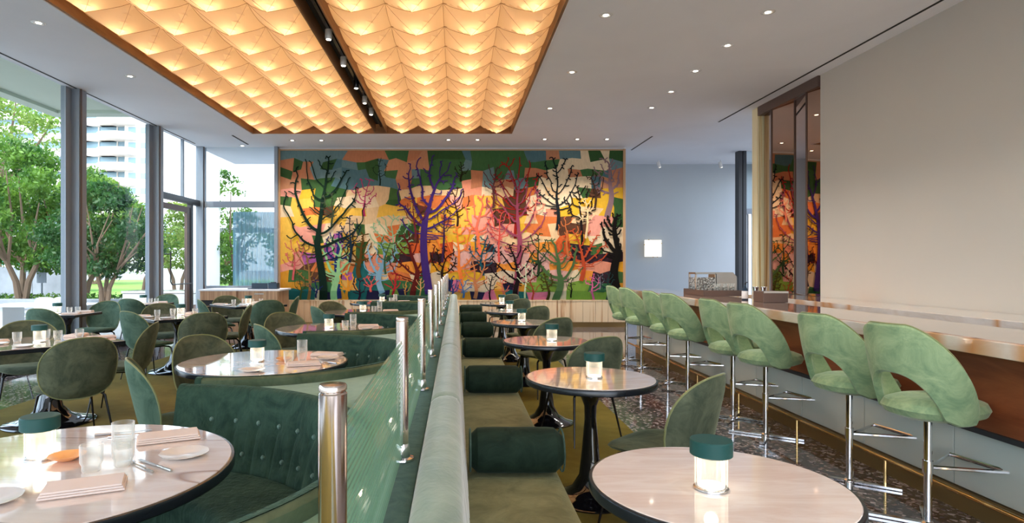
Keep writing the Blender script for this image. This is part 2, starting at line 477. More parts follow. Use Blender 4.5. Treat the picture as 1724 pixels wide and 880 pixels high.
for j in range(nz):
    for i in range(nx):
        if j <= 1: pal = palB
        elif j < 6: pal = palL if i > 10 else palM+palB[:3]
        elif j < 12: pal = palM
        else: pal = palT
        r = rng.random()
        if i > 0 and r < .35: c = prev[(i-1, j)]
        elif j > 0 and r < .5 and j not in (1,): c = prev[(i, j-1)]
        else: c = rng.choice(pal)
        prev[(i, j)] = c; cols.append(c)
        P = [(gx[j][i], gz[j][i]), (gx[j][i+1], gz[j][i+1]), (gx[j+1][i+1], gz[j+1][i+1]), (gx[j+1][i], gz[j+1][i])]
        pmb.face([(a, -.041, b) for a, b in P])
def paint(o, cols):
    me = o.data; ca = me.color_attributes.new('Col', 'BYTE_COLOR', 'CORNER')
    for p in me.polygons:
        c = lin(*cols[p.index if len(cols) > 1 else 0])
        for li in p.loop_indices: ca.data[li].color = c
paint(pmb.build('colour_patches', M['mural'], mur, smooth=False, recalc=False), cols)
MB().box(X0-.02, X1+.02, -.04, 0, Z0-.004, Z1+.02).build('canvas', M['frame_wood'], mur, smooth=False)
for a, b in ((468, 473), (1048, 1052)):
    xa, _ = mp(a, 0); xb, _ = mp(b, 0)
    MB().box(xa, xb, -.07, 0, Z0-.004, CZ-.04).build('frame', M['frame_wood'], mur, smooth=False)
MB().box(X0-.07, X1+.06, -.06, 0, Z1+.0, Z1+.03).build('frame', M['frame_wood'], mur, smooth=False)

import numpy as np
def tree2d(bx, by, top, spread, w0, c, lvl, nat, seed):
    """flat cut-out tree: branches grown towards points spread over the crown"""
    r = np.random.RandomState(seed); mb = MB()
    x0, z0 = mp(bx, by); xt, zt = mp(bx, top); Ht = zt-z0; S = spread*MS; W = w0*MS
    y = -.043-.0012*lvl
    ch = min(Ht*.80, S*2.6); cz = zt-ch/2
    att = []
    while len(att) < nat:
        u, v = r.uniform(-1, 1, 2)
        if u*u+v*v < 1 and abs(u)+.25*v < 1.05:
            px_, pz_ = x0+u*S, cz+v*ch/2
            if X0+.03 < px_ < X1-.03 and pz_ < Z1-.03 and not (abs(u) < .08 and v < -.3): att.append((px_, pz_))
    att = np.array(att); step = max(.03, S*.062); kill = step*1.15
    nodes = [(x0, z0)]; par = [-1]
    n_tr = max(3, int((Ht-ch*.80)/step)); th = Ht-ch*.80; ph = r.uniform(0, 6)
    for i in range(1, n_tr+1):
        nodes.append((x0+W*.5*math.sin(ph+i/n_tr*3)-W*.5*math.sin(ph), z0+th*i/n_tr)); par.append(i-1)
    P = [np.array(q) for q in nodes]
    for it in range(70):
        if len(att) == 0: break
        A = np.array(P); d = np.linalg.norm(att[:, None]-A[None], axis=2)
        d[:, :n_tr//2+1] += 9
        near = d.argmin(1); md = d.min(1)
        add = []
        for k in np.unique(near):
            v = (att[near == k]-A[k]); v = (v/np.linalg.norm(v, axis=1)[:, None]).sum(0)+r.normal(0, .25, 2)
            L_ = np.linalg.norm(v)
            if L_ < 1e-3: continue
            q = A[k]+v/L_*step
            if np.linalg.norm(A-q, axis=1).min() < step*.45: continue
            add.append((k, q))
        if not add: break
        for k, q in add: P.append(q); par.append(int(k))
        A = np.array(P); att = att[np.linalg.norm(att[:, None]-A[None], axis=2).min(1) > kill]
    n = len(P); load = [0.0]*n; kidc = [0]*n
    for i in range(n-1, 0, -1):
        if kidc[i] == 0: load[i] = 1
        load[par[i]] += load[i]; kidc[par[i]] += 1
    tot = max(load[0], 1)
    wd = [max(W*(l/tot)**.46, min(.025, W*.45)) for l in load]
    for i in range(min(n_tr+1, n)): wd[i] = W*(1.25-.3*i/n_tr)
    for i in range(1, n):
        p = P[par[i]]; q = P[i]; a = min(wd[par[i]], wd[i]*1.35) if i > n_tr else wd[par[i]]; b = wd[i]
        dx, dz = q-p; L_ = math.hypot(dx, dz) or 1e-6; nx_, nz_ = -dz/L_, dx/L_; ex, ez = dx/L_*b*.35, dz/L_*b*.35
        k = len(mb.v)
        y -= 4e-6
        mb.v += [(p[0]-nx_*a/2-ex, y, p[1]-nz_*a/2-ez), (p[0]+nx_*a/2-ex, y, p[1]+nz_*a/2-ez), (q[0]+nx_*b/2+ex, y, q[1]+nz_*b/2+ez), (q[0]-nx_*b/2+ex, y, q[1]-nz_*b/2+ez)]
        mb.f.append((k, k+1, k+2, k+3))
    o = mb.build('painted_tree', M['mural'], mur, smooth=False, recalc=False)
    paint(o, [c])
MT = [(640,312,265,15,2,(30,44,34)),(614,363,297,22,3,(190,60,110)),(776,305,272,12,3,(40,40,24)),(867,400,262,44,4,(160,34,30)),
 (770,380,313,26,3,(56,34,24)),(1022,362,262,28,8,(142,112,116)),(660,440,360,40,3.5,(150,192,150)),(520,505,405,32,4,(150,110,60)),
 (807,430,325,28,5,(240,116,90)),(775,490,375,46,6,(240,128,56)),(572,500,382,26,6,(34,50,110)),(938,385,262,40,5,(26,32,36)),
 (978,440,310,27,4,(30,24,24)),(563,502,398,30,9,(150,200,140)),(978,470,385,46,6,(190,76,44)),(605,465,388,30,6,(92,62,24)),
 (643,490,402,32,8,(130,172,196)),(867,502,288,54,8,(150,70,92)),(813,462,392,26,4,(30,80,92)),(695,497,386,42,8,(96,30,26)),
 (935,504,400,48,10,(76,104,62)),(545,503,258,72,11,(18,40,30)),(722,490,257,58,11,(66,42,112)),(868,502,408,46,7,(28,18,20)),
 (1036,484,357,32,12,(22,18,14)),(748,480,412,24,4,(40,24,16)),(533,500,466,13,2.5,(30,36,90)),(585,502,452,17,4,(232,150,44)),
 (605,503,468,15,3,(52,22,44)),(625,490,460,15,3,(214,90,84)),(662,497,456,15,3.5,(176,40,48)),(684,500,470,9,2,(200,140,70)),
 (780,500,465,17,3,(70,110,160)),(800,500,430,24,5,(190,120,80)),(825,504,460,13,2.5,(24,20,20)),(883,500,440,16,2.5,(210,220,180)),
 (921,503,458,14,4,(70,60,20)),(998,503,460,16,3,(220,104,150)),(960,500,466,10,2,(20,16,20)),(707,498,466,9,2,(230,170,110)),
 (847,502,462,14,2.5,(214,110,90)),(1008,486,458,10,2,(140,130,140)),(985,400,330,18,3,(230,200,150)),(900,370,330,18,2.5,(240,140,110))]
MT += [(495,470,400,20,3,(200,90,90)),(590,440,360,22,3.5,(24,44,60)),(745,440,350,18,3,(60,36,70)),(700,400,330,20,3,(110,40,50)),(905,460,390,22,3.5,(40,60,36)),
 (840,440,350,22,3,(210,80,70)),(1000,350,285,18,3,(60,40,30)),(650,460,395,18,3,(60,90,60)),(955,430,360,20,3,(200,110,60)),(760,503,462,14,3,(40,60,110)),(1020,503,455,14,3,(36,60,60)),
 (895,503,462,13,2.5,(150,60,40)),(508,503,462,12,2.5,(60,80,40)),(560,380,320,20,3,(60,70,50)),(830,350,275,20,3,(90,50,50))]
for i, t in enumerate(MT):
    big = t[3]
    tree2d(*t[:6], i, 230 if big > 50 else 170 if big > 35 else 100 if big > 20 else 50, 100+i)
g = MB().box(-4.0, 3.6, 0, .008, .66, .86).build('glass_guard', M['pane'], smooth=False, loc=(0, DM-.10, 0))
tag(g, 'low clear glass guard standing on the plinth before the mural', 'glass guard')

# ------------------------------------------------------------------ left glazing
def mull(y, name):
    b = MB()
    b.box(WX, WX+.17, y, y+.20, 0, CZ)
    return struct(name, b, M['grey_metal'])
n = 1
for y in (-3.3, -.7, 1.9, 4.5, 7.1, 9.7, 12.3, 14.45):
    f = mull(y, 'window_%d' % n)
    y1 = {12.3: 14.45, 14.45: None}.get(y, y+2.6)
    MB().box(WX+.17, WX+.185, y+.03, y+.06, 0, CZ).build('frame_strip', M['bronze_frame'], f, smooth=False)
    if y1 and y != 12.3:
        MB().box(WX+.02, WX+.028, y+.2, y1, .1, CZ).build('pane', M['pane'], f, smooth=False)
        MB().box(WX-.04, WX+.08, y+.2, y1, 0, .10).build('sill', M['dark_metal'], f, smooth=False)
        MB().box(WX-.03, WX+.05, y1-.14, y1, .1, CZ).build('window_frame', M['grey_metal'], f, smooth=False)
    n += 1
# door bay 12.5 .. 14.45
TZ = 2.86
d1 = struct('door_1', MB().box(WX, WX+.10, 12.5, 14.45, TZ, TZ+.13).box(WX, WX+.1, 13.98, 14.08, 0, TZ).box(WX, WX+.08, 12.5, 12.56, 0, TZ), M['dark_metal'])
MB().box(WX+.02, WX+.08, 12.58, 12.68, .02, TZ-.08).box(WX+.02, WX+.08, 13.80, 13.93, .02, TZ-.08).box(WX+.02, WX+.08, 12.68, 13.80, TZ-.2, TZ-.08).box(WX+.02, WX+.08, 12.68, 13.80, .02, .2).build('door_leaf', M['bronze_frame'], d1, smooth=False)
MB().box(WX+.045, WX+.052, 12.68, 13.8, .2, TZ-.2).build('pane', M['pane'], d1, smooth=False)
MB().box(WX+.045, WX+.052, 14.08, 14.45, .05, TZ).build('pane', M['pane'], d1, smooth=False)
MB().box(WX+.045, WX+.052, 12.5, 14.45, TZ+.13, CZ).build('pane', M['pane'], d1, smooth=False)
MB().box(WX+.02, WX+.08, 13.6, 13.66, TZ+.13, CZ).build('window_frame', M['grey_metal'], d1, smooth=False)
MB().tube([(WX+.2, 12.75, 1.75), (WX+.2, 12.75, 1.12), (WX+.2, 12.82, 1.06), (WX+.2, 13.8, 1.06)], .014, 8).build('door_handle', M['dark_metal'], d1)
MB().tube([(WX+.08, 12.75, 1.7), (WX+.2, 12.75, 1.7)], .012, 8).build('handle_bracket', M['dark_metal'], d1)
# far left glass wall
wn = struct('window_9', MB().box(WX+.1, -4.24, 14.5, 14.6, TZ-.02, TZ+.12).box(-4.30, -4.22, 14.45, 14.62, 0, CZ).box(WX+.1, -4.24, 14.5, 14.6, .9, .98), M['grey_metal'])
MB().box(WX+.17, -4.3, 14.545, 14.552, .98, TZ).build('pane', M['pane'], wn, smooth=False)
MB().box(WX+.17, -4.3, 14.545, 14.552, TZ+.12, CZ).build('pane', M['pane'], wn, smooth=False)
struct('wall_left_low', MB().box(WX+.17, -4.22, 14.5, 14.6, 0, .9), M['wall_grey'])
# portals help the sky light find the glazing
def portal(loc, rot, sx, sy):
    l = bpy.data.lights.new('portal', 'AREA'); l.shape = 'RECTANGLE'; l.size = sx; l.size_y = sy; l.cycles.is_portal = True
    o = bpy.data.objects.new('portal', l); col.objects.link(o); o.location = loc; o.rotation_euler = rot
portal((WX-.15, 4.9, 2.15), (0, -PI/2, 0), 4.2, 19)
portal((XR+.2, 14, 2.2), (0, PI/2, 0), 3.9, 6)
portal((-.3, YB-.2, 2.1), (PI/2, 0, 0), 11.6, 4.2)

# ------------------------------------------------------------------ coffer light shades
def make_shade_mesh(P, hgt, full=True):
    n = 8; mb = MB(); rows = []
    for j in range(n+1):
        row = []
        for i in range(n+1):
            u = -1+2*i/n; v = -1+2*j/n; mm = max(abs(u), abs(v))
            t = 1-mm
            sag = .05*math.sin(PI*t)*(1 if abs(abs(u)-abs(v)) > .01 else .55)
            # border scallop: mid-edges hang a little lower than corners
            edge = .035*(1-min(abs(u), abs(v))**2)*mm
            z = -hgt*(t**.92) + hgt*sag*.9 - edge
            row.append((u*P/2, v*P/2, z))
        rows.append(row)
    mb.grid(rows)
    me = mb.mesh('pleated_shade', M['shade'], False)
    return me
def seam_mesh(P, hgt):
    mb = MB()
    for sx in (-1,1):
        for sy in (-1,1):
            mb.tube([(sx*P/2*(1-t), sy*P/2*(1-t), -hgt*(t**.92)+hgt*.05*.55*.9*math.sin(PI*t)-.035*(1-(1-t)**2)*(1-t)-.003) for t in (0,.25,.5,.75,.97)], .0022, 4)
    mb.tube([(-P/2, -P/2+P*k/6, -.035*(1-abs(-1+2*k/6)**2)-.003) for k in range(7)], .003, 4)
    mb.tube([(-P/2+P*k/6, -P/2, -.035*(1-abs(-1+2*k/6)**2)-.003) for k in range(7)], .003, 4)
    return mb.mesh('seam', M['seam'], False)
PX, PY = .655, .675
sm = make_shade_mesh(1, .24); sem = seam_mesh(1, .24)
bl = bpy.data.lights.new('shade_bulb', 'POINT'); bl.energy = COFFER_W; bl.color = (1, .74, .46); bl.shadow_soft_size = .03
BZ = CZ+.165
for nm, x0, lab in (('left', -4.33, 'left field of glowing pleated pyramid shades in the ceiling coffer'), ('right', -1.46, 'right field of glowing pleated pyramid shades in the ceiling coffer')):
    t = thing('pleated_light_field', lab, 'ceiling light', (x0, CY1-.05, BZ))
    for j in range(17):
        for i in range(4):
            o = link('pleated_shade', sm, t); o.location = ((i+.5)*PX, -(j+.5)*PY, 0); o.scale = (PX, PY, 1)
            s = link('seam', sem, o)
            if CY1-.05-(j+.5)*PY > 1.2:
                b = bpy.data.objects.new('shade_bulb', bl); col.objects.link(b)
                b.location = (x0+(i+.5)*PX, CY1-.05-(j+.5)*PY+.02, BZ-.135)
# track channel between the two fields
ch = thing('light_track', 'dark track channel with spotlights between the two pleated fields', 'track light', (-1.585, 1.0, CZ))
MB().box(-.11, .11, .05, 11.95, .18, .22).build('channel', M['dark'], ch, smooth=False)
MB().box(-.13, -.115, .05, 11.95, -.02, .22).build('channel_side', M['coffer_wood'], ch, smooth=False)
MB().box(.105, .12, .05, 11.95, -.0, .22).build('channel_side', M['coffer_wood'], ch, smooth=False)
MB().box(-.02, .02, .05, 11.95, .12, .18).build('rail', M['black'], ch, smooth=False)
for k, yy in enumerate((5.3, 6.3, 7.6, 8.6, 9.7, 10.6, 11.4)):
    h_ = MB().lathe([(.035, 0), (.045, .02), (.045, .12), (.02, .14)], 14)
    o = h_.build('spot_head', M['black'] if k in (0, 4) else M['white'], ch, loc=(.0, yy-1.0, .0))
    MB().lathe([(.03, 0), (.03, .004)], 14).build('lens', M['lamp_glow'], o, loc=(0, 0, -.004))

# ------------------------------------------------------------------ downlights and slots in the ceiling
def make_down():
    t = thing('ceiling_downlight', '', 'downlight')
    MB().lathe([(.075, -.004), (.078, -.001), (.05, -.008), (.042, 0)], 24).build('trim_ring', M['white'], t)
    MB().lathe([(.032, -.006), (.032, -.004)], 16).build('lens', M['lamp_glow'], t)
    return t
PD = Proto(make_down)
DL = [(1020,25,'recessed downlight right of the coffer, nearest, beside its corner'),(1293,20,'recessed downlight nearest the camera in the right hand row'),
 (1225,76,'recessed downlight second nearest in the right hand row'),(1171,119,'recessed downlight third in the right hand row'),
 (1130,154,'recessed downlight fourth in the right hand row'),(1097,181,'recessed downlight farthest in the right hand row'),
 (963,121,'recessed downlight beside the middle of the coffer right edge'),(926,182,'recessed downlight beside the far end of the coffer right edge'),
 (917,234,'recessed downlight above the mural, just right of the coffer corner'),(972,234,'recessed downlight above the right part of the mural'),
 (1022,234,'recessed downlight above the right end of the mural'),(755,235,'recessed downlight over mural centre, left one of a pair'),
 (804,235,'recessed downlight over mural centre, right one of a pair'),(492,236,'recessed downlight over the left end of the mural, left one'),
 (541,236,'recessed downlight over the left end of the mural, right one'),(408,251,'recessed downlight in the far left ceiling by the glass'),
 (219,128,'small recessed downlight between window wall and coffer'),(65,38,'small recessed downlight in the upper left ceiling corner')]
for px, py, lab in DL:
    d = (CZ-H)*F/(446-py)
    d = min(d, 14.35)
    X = (px-768)*d/F
    PD.put((X, d, CZ-.001), 0, lab, 'recessed ceiling downlights')
    if px > 700 or px in (492, 541):
        l = bpy.data.lights.new('downlight_beam', 'SPOT'); l.energy = DOWN_W*(1.6 if d > 13 else 1); l.spot_size = 1.9; l.spot_blend = .8; l.color = (1,.93,.85); l.shadow_soft_size = .04
        o = bpy.data.objects.new('downlight_beam', l); col.objects.link(o); o.location = (X, d, CZ-.03)
# further downlights of the same rows outside the frame
for X, d in ((1.6, 1.5), (3.2, 2.6), (3.2, .6), (4.1, 4.6), (3.4, -1.5), (1.2,-2), (-2,-2), (-4.9, 3.2), (-4.9, .5)):
    l = bpy.data.lights.new('downlight_beam', 'SPOT'); l.energy = DOWN_W; l.spot_size = 1.9; l.spot_blend = .8; l.color = (1,.93,.85); l.shadow_soft_size = .04
    o = bpy.data.objects.new('downlight_beam', l); col.objects.link(o); o.location = (X, d, CZ-.03)
for lab, b in (('long thin dark air slot in the ceiling along the window wall', (-6.03,-6.005,-3,14.1)), ('long thin dark air slot in the ceiling above the bar', (5.12,5.15,-3,11.97)),
               ('short dark air slot in the ceiling at the mural right end', (4.25,4.28,13.3,14.9)), ('short dark air slot in the ceiling near the far left glass', (-4.85,-4.81,13.2,14.2))):
    o = MB().box(b[0], b[1], b[2], b[3], CZ-.006, CZ-.0005).build('ceiling_slot', M['dark'], smooth=False)
    tag(o, lab, 'air slot')
# ------------------------------------------------------------------ divider ledge, bench, posts, reeded glass
LX0, LX1 = -.27, -.128
div = thing('booth_divider', 'low velvet topped divider between the booths and the long bench', 'divider', (0, 0, 0))
MB().box(LX0, LX1, .35, 12.95, .012, .79).build('wall_body', M['v_ledge'], div, smooth=False)
MB().box(LX0-.004, LX1+.002, .34, 12.96, .79, .802).build('ledge_top', M['v_ledge'], div, smooth=False)
TKS = [2.11, 4.47, 6.83, 9.19, 11.55]
BXC = -1.40
RO, RI = 1.115, 1.03
# velvet deck filling the gaps between neighbouring booths
for k in range(len(TKS)+1):
    ya = TKS[k-1] if k > 0 else None; yb = TKS[k] if k < len(TKS) else None
    poly = []
    if ya is not None:
        poly += [(BXC+(RO+.004)*math.sin(a), ya+(RO+.004)*math.cos(a)) for a in [i*PI/2/14 for i in range(15)]]  # from top to right
    else: poly += [(BXC, yb-1.18), (LX0-.012, yb-1.18)]
    if ya is not None: poly += [(LX0-.012, ya)]
    if yb is not None:
        poly += [(LX0-.012, yb)]
        poly += [(BXC+(RO+.004)*math.sin(a), yb-(RO+.004)*math.cos(a)) for a in [PI/2-i*PI/2/14 for i in range(15)]]
    else: poly += [(LX0-.012, ya+1.18), (BXC, ya+1.18)]
    MB().prism(poly[::-1], .02, .795).build('deck', M['v_deck'], div, smooth=False)

def arc_rows(prof, a0, a1, n, rf=None):
    """prof: list of (r,z); rows over angle; angle 0 = +X"""
    rows = []
    for i in range(n+1):
        a = a0+(a1-a0)*i/n
        rows.append([((r+(rf(a, r, z) if rf else 0))*math.cos(a), (r+(rf(a, r, z) if rf else 0))*math.sin(a), z) for r, z in prof])
    return rows
def cap_ends(mb, rows):
    n = len(mb.v); mb.v += [tuple(p) for p in rows[0]]; mb.f.append(tuple(n+i for i in range(len(rows[0]))))
    n = len(mb.v); mb.v += [tuple(p) for p in rows[-1]]; mb.f.append(tuple(n+i for i in range(len(rows[-1])))[::-1])
NB = 22
def btn_ang(k, row): return -PI/2 + (k+.75+(.5 if row else 0))*PI/(NB+.9)
def make_booth():
    t = thing('booth_sofa', '', 'booth')
    bz = (.675, .525)
    def inner(z): return .935+(z-.45)*.27
    zs = [.44+.37*i/16 for i in range(17)]
    def tuft(a, r, z):
        d = 0
        for row in (0, 1):
            for k in range(NB):
                b = btn_ang(k, row); da = (a-b)*r
                if abs(da) < .07:
                    dz = z-bz[row]
                    d += .018*math.exp(-(da*da+dz*dz)/(.030**2))
                    if row == 0 and z < bz[0]: d += .010*math.exp(-(da*da)/(.014**2))*min(1, (bz[0]-z)/.03)
        return d
    # tufted inner face
    n = 210
    prof = [(inner(z), z) for z in zs]+[(inner(.82)+.006, .826), (inner(.82)+.022, .834), (inner(.82)+.05, .836)]
    rows = arc_rows(prof, -PI/2, PI/2, n, tuft)
    mb = MB().grid(rows)
    # rolled edge into the back
    mb.build('tufted_back', M['v_booth'], t, recalc=False)
    rim = [(inner(.82)+.01, .80), (inner(.82)+.046, .832), (RO-.02, .832), (RO-.004, .822), (RO, .80), (RO, .03), (RO-.06, .03), (RO-.06, .44), (inner(.44)+.03, .44)]
    rows = arc_rows(rim, -PI/2, PI/2, 64)
    mb = MB().grid(rows, close_u=True); cap_ends(mb, rows)
    mb.build('back_shell', M['v_rim_lit'], t)
    # end caps of the back, upholstered
    for s in (-1, 1):
        b = MB()
        pr = [(inner(.44), .42), (inner(.81), .81), (inner(.82)+.03, .837), (RO-.01, .835), (RO+.003, .81), (RO+.003, .03), (inner(.44), .03)]
        R0 = [( -.0, s*r, z) for r, z in pr]; R1 = [(-.035, s*r, z) for r, z in pr]
        b.grid([R0, R1], close_u=True); b.face(R1); b.face(R0[::-1])
        b.build('back_end', M['v_booth'], t, bevel=.008)
    seat = [(.53, .30), (.53, .42), (.545, .443), (.57, .452), (.90, .455), (.945, .44), (.945, .30)]
    rows = arc_rows(seat, -PI/2, PI/2, 72); mb = MB().grid(rows, close_u=True); cap_ends(mb, rows)
    mb.build('seat', M['v_booth'], t)
    base = [(.60, .02), (.60, .30), (.95, .30), (.95, .02)]
    rows = arc_rows(base, -PI/2, PI/2, 40); mb = MB().grid(rows, close_u=True); cap_ends(mb, rows)
    mb.build('plinth', M['v_ledge'], t)
    bme = MB().lathe([(0, .009), (.007, .007), (.012, .0), (.012, -.004)], 10).mesh('button', M['button'])
    for row in (0, 1):
        for k in range(NB):
            a = btn_ang(k, row); r = inner(bz[row])+.012
            o = link('button', bme, t); o.location = (r*math.cos(a), r*math.sin(a), bz[row])
            o.rotation_euler = Vector((-math.cos(a), -math.sin(a), .26)).to_track_quat('Z', 'Y').to_euler()
    return t
PB = Proto(make_booth)
ORD = ['nearest', 'second', 'third', 'fourth', 'farthest']
for k, y in enumerate(TKS):
    PB.put((BXC, y, .002+.012), 0, 'curved green button-tufted booth sofa, %s in the row' % (ORD[k] if k in (0, 4) else ORD[k]+' from the camera'), 'curved booths along the divider')

# bench
be = thing('long_bench', 'long olive velvet bench running from the camera towards the mural', 'bench', (0, 0, 0))
SEC = 1.85; BY0 = .55-.0
ys = [1.97-.93+SEC*i-SEC for i in range(8)]
def bench_prof():
    p = [(-.122, .02), (-.122, .80)]
    for i in range(9):
        a = PI-PI*i/8; p.append((-.051+.071*math.cos(a), .812+.05*math.sin(a)))
    p += [(.026, .72), (.04, .60), (.055, .45), (.055, .02)]
    return p
for i, y in enumerate(ys):
    y1 = min(y+SEC, 12.95)
    if y1-y < .3: continue
    # each back section is gently channelled
    pr = bench_prof(); rows = []
    nseg = 48
    for q in range(nseg+1):
        f = q/nseg; yy = y+(y1-y)*f
        g = 0
        for cc in range(9): g += .010*math.exp(-((f-cc/8)*(y1-y)/.012)**2)
        e = .006 if q in (0, nseg) else 0
        rows.append([(px_-(g if (px_ > 0.021 and z > .40) else 0)-(e if px_ > 0 else -e), yy, z-((g*.15)+e if z > .8 else 0)) for px_, z in pr])
    mb = MB().grid(rows, close_u=True); cap_ends(mb, rows)
    mb.build('backrest', M['v_bback_lit'], be)
    pr = [(.045, .14), (.045, .45), (.10, .462), (.44, .462), (.485, .452), (.505, .43), (.505, .14)]
    rows = [[(a, yy, b) for a, b in pr] for yy in [y+.003+(y1-y-.006)*t/4 for t in range(5)]]
    mb = MB().grid(rows, close_u=True); cap_ends(mb, rows)
    mb.build('seat_cushion', M['v_bench'], be)
MB().box(.05, .44, ys[0], 12.95, .012, .14).build('plinth', M['dark'], be, smooth=False)
# bolsters
def make_bolster():
    t = thing('bolster', '', 'bolster')
    rows = []
    for i in range(13):
        f = i/12; x = .065+.45*f
        r = .108*(1-(2*abs(f-.5))**14*.35)
        rows.append([(x, r*math.cos(a)*1.0, .108+r*math.sin(a)*1.0) for a in [2*PI*k/28 for k in range(28)]])
    mb = MB().grid(rows, close_u=True); cap_ends(mb, rows)
    mb.build('cover', M['v_bolster'], t)
    for x in (.068, .512):
        MB().tube([(x, .100*math.cos(a), .108+.100*math.sin(a)) for a in [2*PI*k/28 for k in range(28)]], .0045, 6, True).build('piping', M['v_ledge'], t)
    return t
PBo = Proto(make_bolster)
BN = ['nearest', 'second nearest', 'third nearest', 'fourth nearest', 'fifth nearest', 'farthest']
for k in range(6):
    PBo.put((-.0, 2.98+1.85*k, .463), 0, 'dark green round bolster lying across the long bench, %s' % BN[k], 'bolsters on the long bench')

# posts and glass
def make_post():
    t = thing('rail_post', '', 'post')
    MB().lathe([(.040, 0), (.042, .004), (.040, .010), (.028, .014), (.026, .045), (.021, .06)], 32).build('base_collar', M['chrome'], t)
    MB().lathe([(.0205, .05), (.0215, .06), (.0215, .476), (.0195, .4785), (.0195, .480), (.0213, .4815), (.0213, .487), (.0195, .490), (0, .4905)], 36).build('post', M['bronze'], t)
    for z in (.10, .36):
        MB().tube([(0, -.020, z), (0, -.033, z)], .009, 10).build('clamp', M['chrome'], t)
    MB().box(-.008, .006, -.040, -.033, .06, .40).build('glass_clip', M['chrome'], t, smooth=False)
    return t
PP = Proto(make_post)
for k in range(11):
    y = .917+1.18*k
    nm = ['nearest the camera', 'second', 'third', 'fourth', 'fifth', 'sixth', 'seventh', 'eighth', 'ninth', 'tenth', 'last by the mural'][k]
    po = PP.put((-.185, y, .802), 0, 'polished bronze-steel rail post on the divider ledge, %s' % (nm+(' in the row' if 0 < k < 10 else '')), 'posts of the glass rail')
    if k == 0: first_post = po
for c_ in kids(first_post):      # the first post carries no glass on its near side: no clamps
    if c_.name.startswith(('clamp', 'glass_clip')): bpy.data.objects.remove(c_)
for k in range(10):
    y0 = .917+1.18*k+.034; y1 = y0+1.18-.068
    rows = []
    nr = 25
    prof = []
    for i in range(nr*4+1):
        z = .815+.395*i/(nr*4)
        prof.append((-.186-.0022*math.cos(2*PI*i/4), z))
    prof += [(-.193, 1.21), (-.193, .815)]
    gm = MB().grid([[(a, y0, b) for a, b in prof], [(a, y1, b) for a, b in prof]], close_u=True)
    R_ = [[(a, y0, b) for a, b in prof], [(a, y1, b) for a, b in prof]]
    cap_ends(gm, R_)
    o = gm.build('reeded_glass_panel', M['reeded'], smooth=False)
    tag(o, 'horizontally reeded green glass panel between rail posts, %s' % (['nearest the camera', 'second from the camera', 'third from the camera', 'fourth from the camera', 'fifth from the camera', 'sixth from the camera', 'seventh from the camera', 'eighth from the camera', 'ninth from the camera', 'last towards the mural'][k]), 'glass panel', 'reeded glass panels of the rail')

# ------------------------------------------------------------------ chairs
def make_chair(fab='v_chair'):
    t = thing('dining_chair', '', 'chair')
    def back(x, zz, c, off=0):
        z = .635+zz
        wsc = 1-.04*max(0, (-zz)/.25)-.10*max(0, zz/.25)**2
        x = x*wsc
        y = -.215+1.25*x*x-(z-.42)*.22+c
        if z < .50: y += ((.50-z)/.12)**2*.05
        return (x, y, z)
    MB().pillow(.57, .50, .045, 2.7, back).build('backrest', M[fab], t)
    pts = []
    for k in range(40):
        a = 2*PI*k/40; ca, sa = math.cos(a), math.sin(a)
        pts.append(back(.285*math.copysign(abs(ca)**(2/2.7), ca), .25*math.copysign(abs(sa)**(2/2.7), sa), 0))
    MB().tube(pts, .006, 6, True).build('piping', M['piping'], t)
    def seat(x, y, c):
        return (x*(1-.06*(y/.25)), y+.035, .445+.28*x*x-.28*max(0, y-.08)**2*3+c+.05*max(0, -y-.15))
    MB().pillow(.53, .50, .06, 2.5, seat).build('seat', M[fab], t)
    for sx in (-1, 1):
        for sy in (-1, 1):
            MB().tube([(sx*.06, sy*.13+.02, .405), (sx*.17, sy*.15+.02, .405), (sx*.195, sy*.165+.02, .385), (sx*.25, sy*.235+.02, .0)], [.009, .010, .011, .0065], 8).build('leg', M['black'], t)
    MB().tube([(-.06, -.11, .405), (-.06, .15, .405)], .009, 8).build('seat_frame', M['black'], t)
    MB().tube([(.06, -.11, .405), (.06, .15, .405)], .009, 8).build('seat_frame', M['black'], t)
    return t
PC = Proto(make_chair); PCg = Proto(lambda: make_chair('v_chairg'))
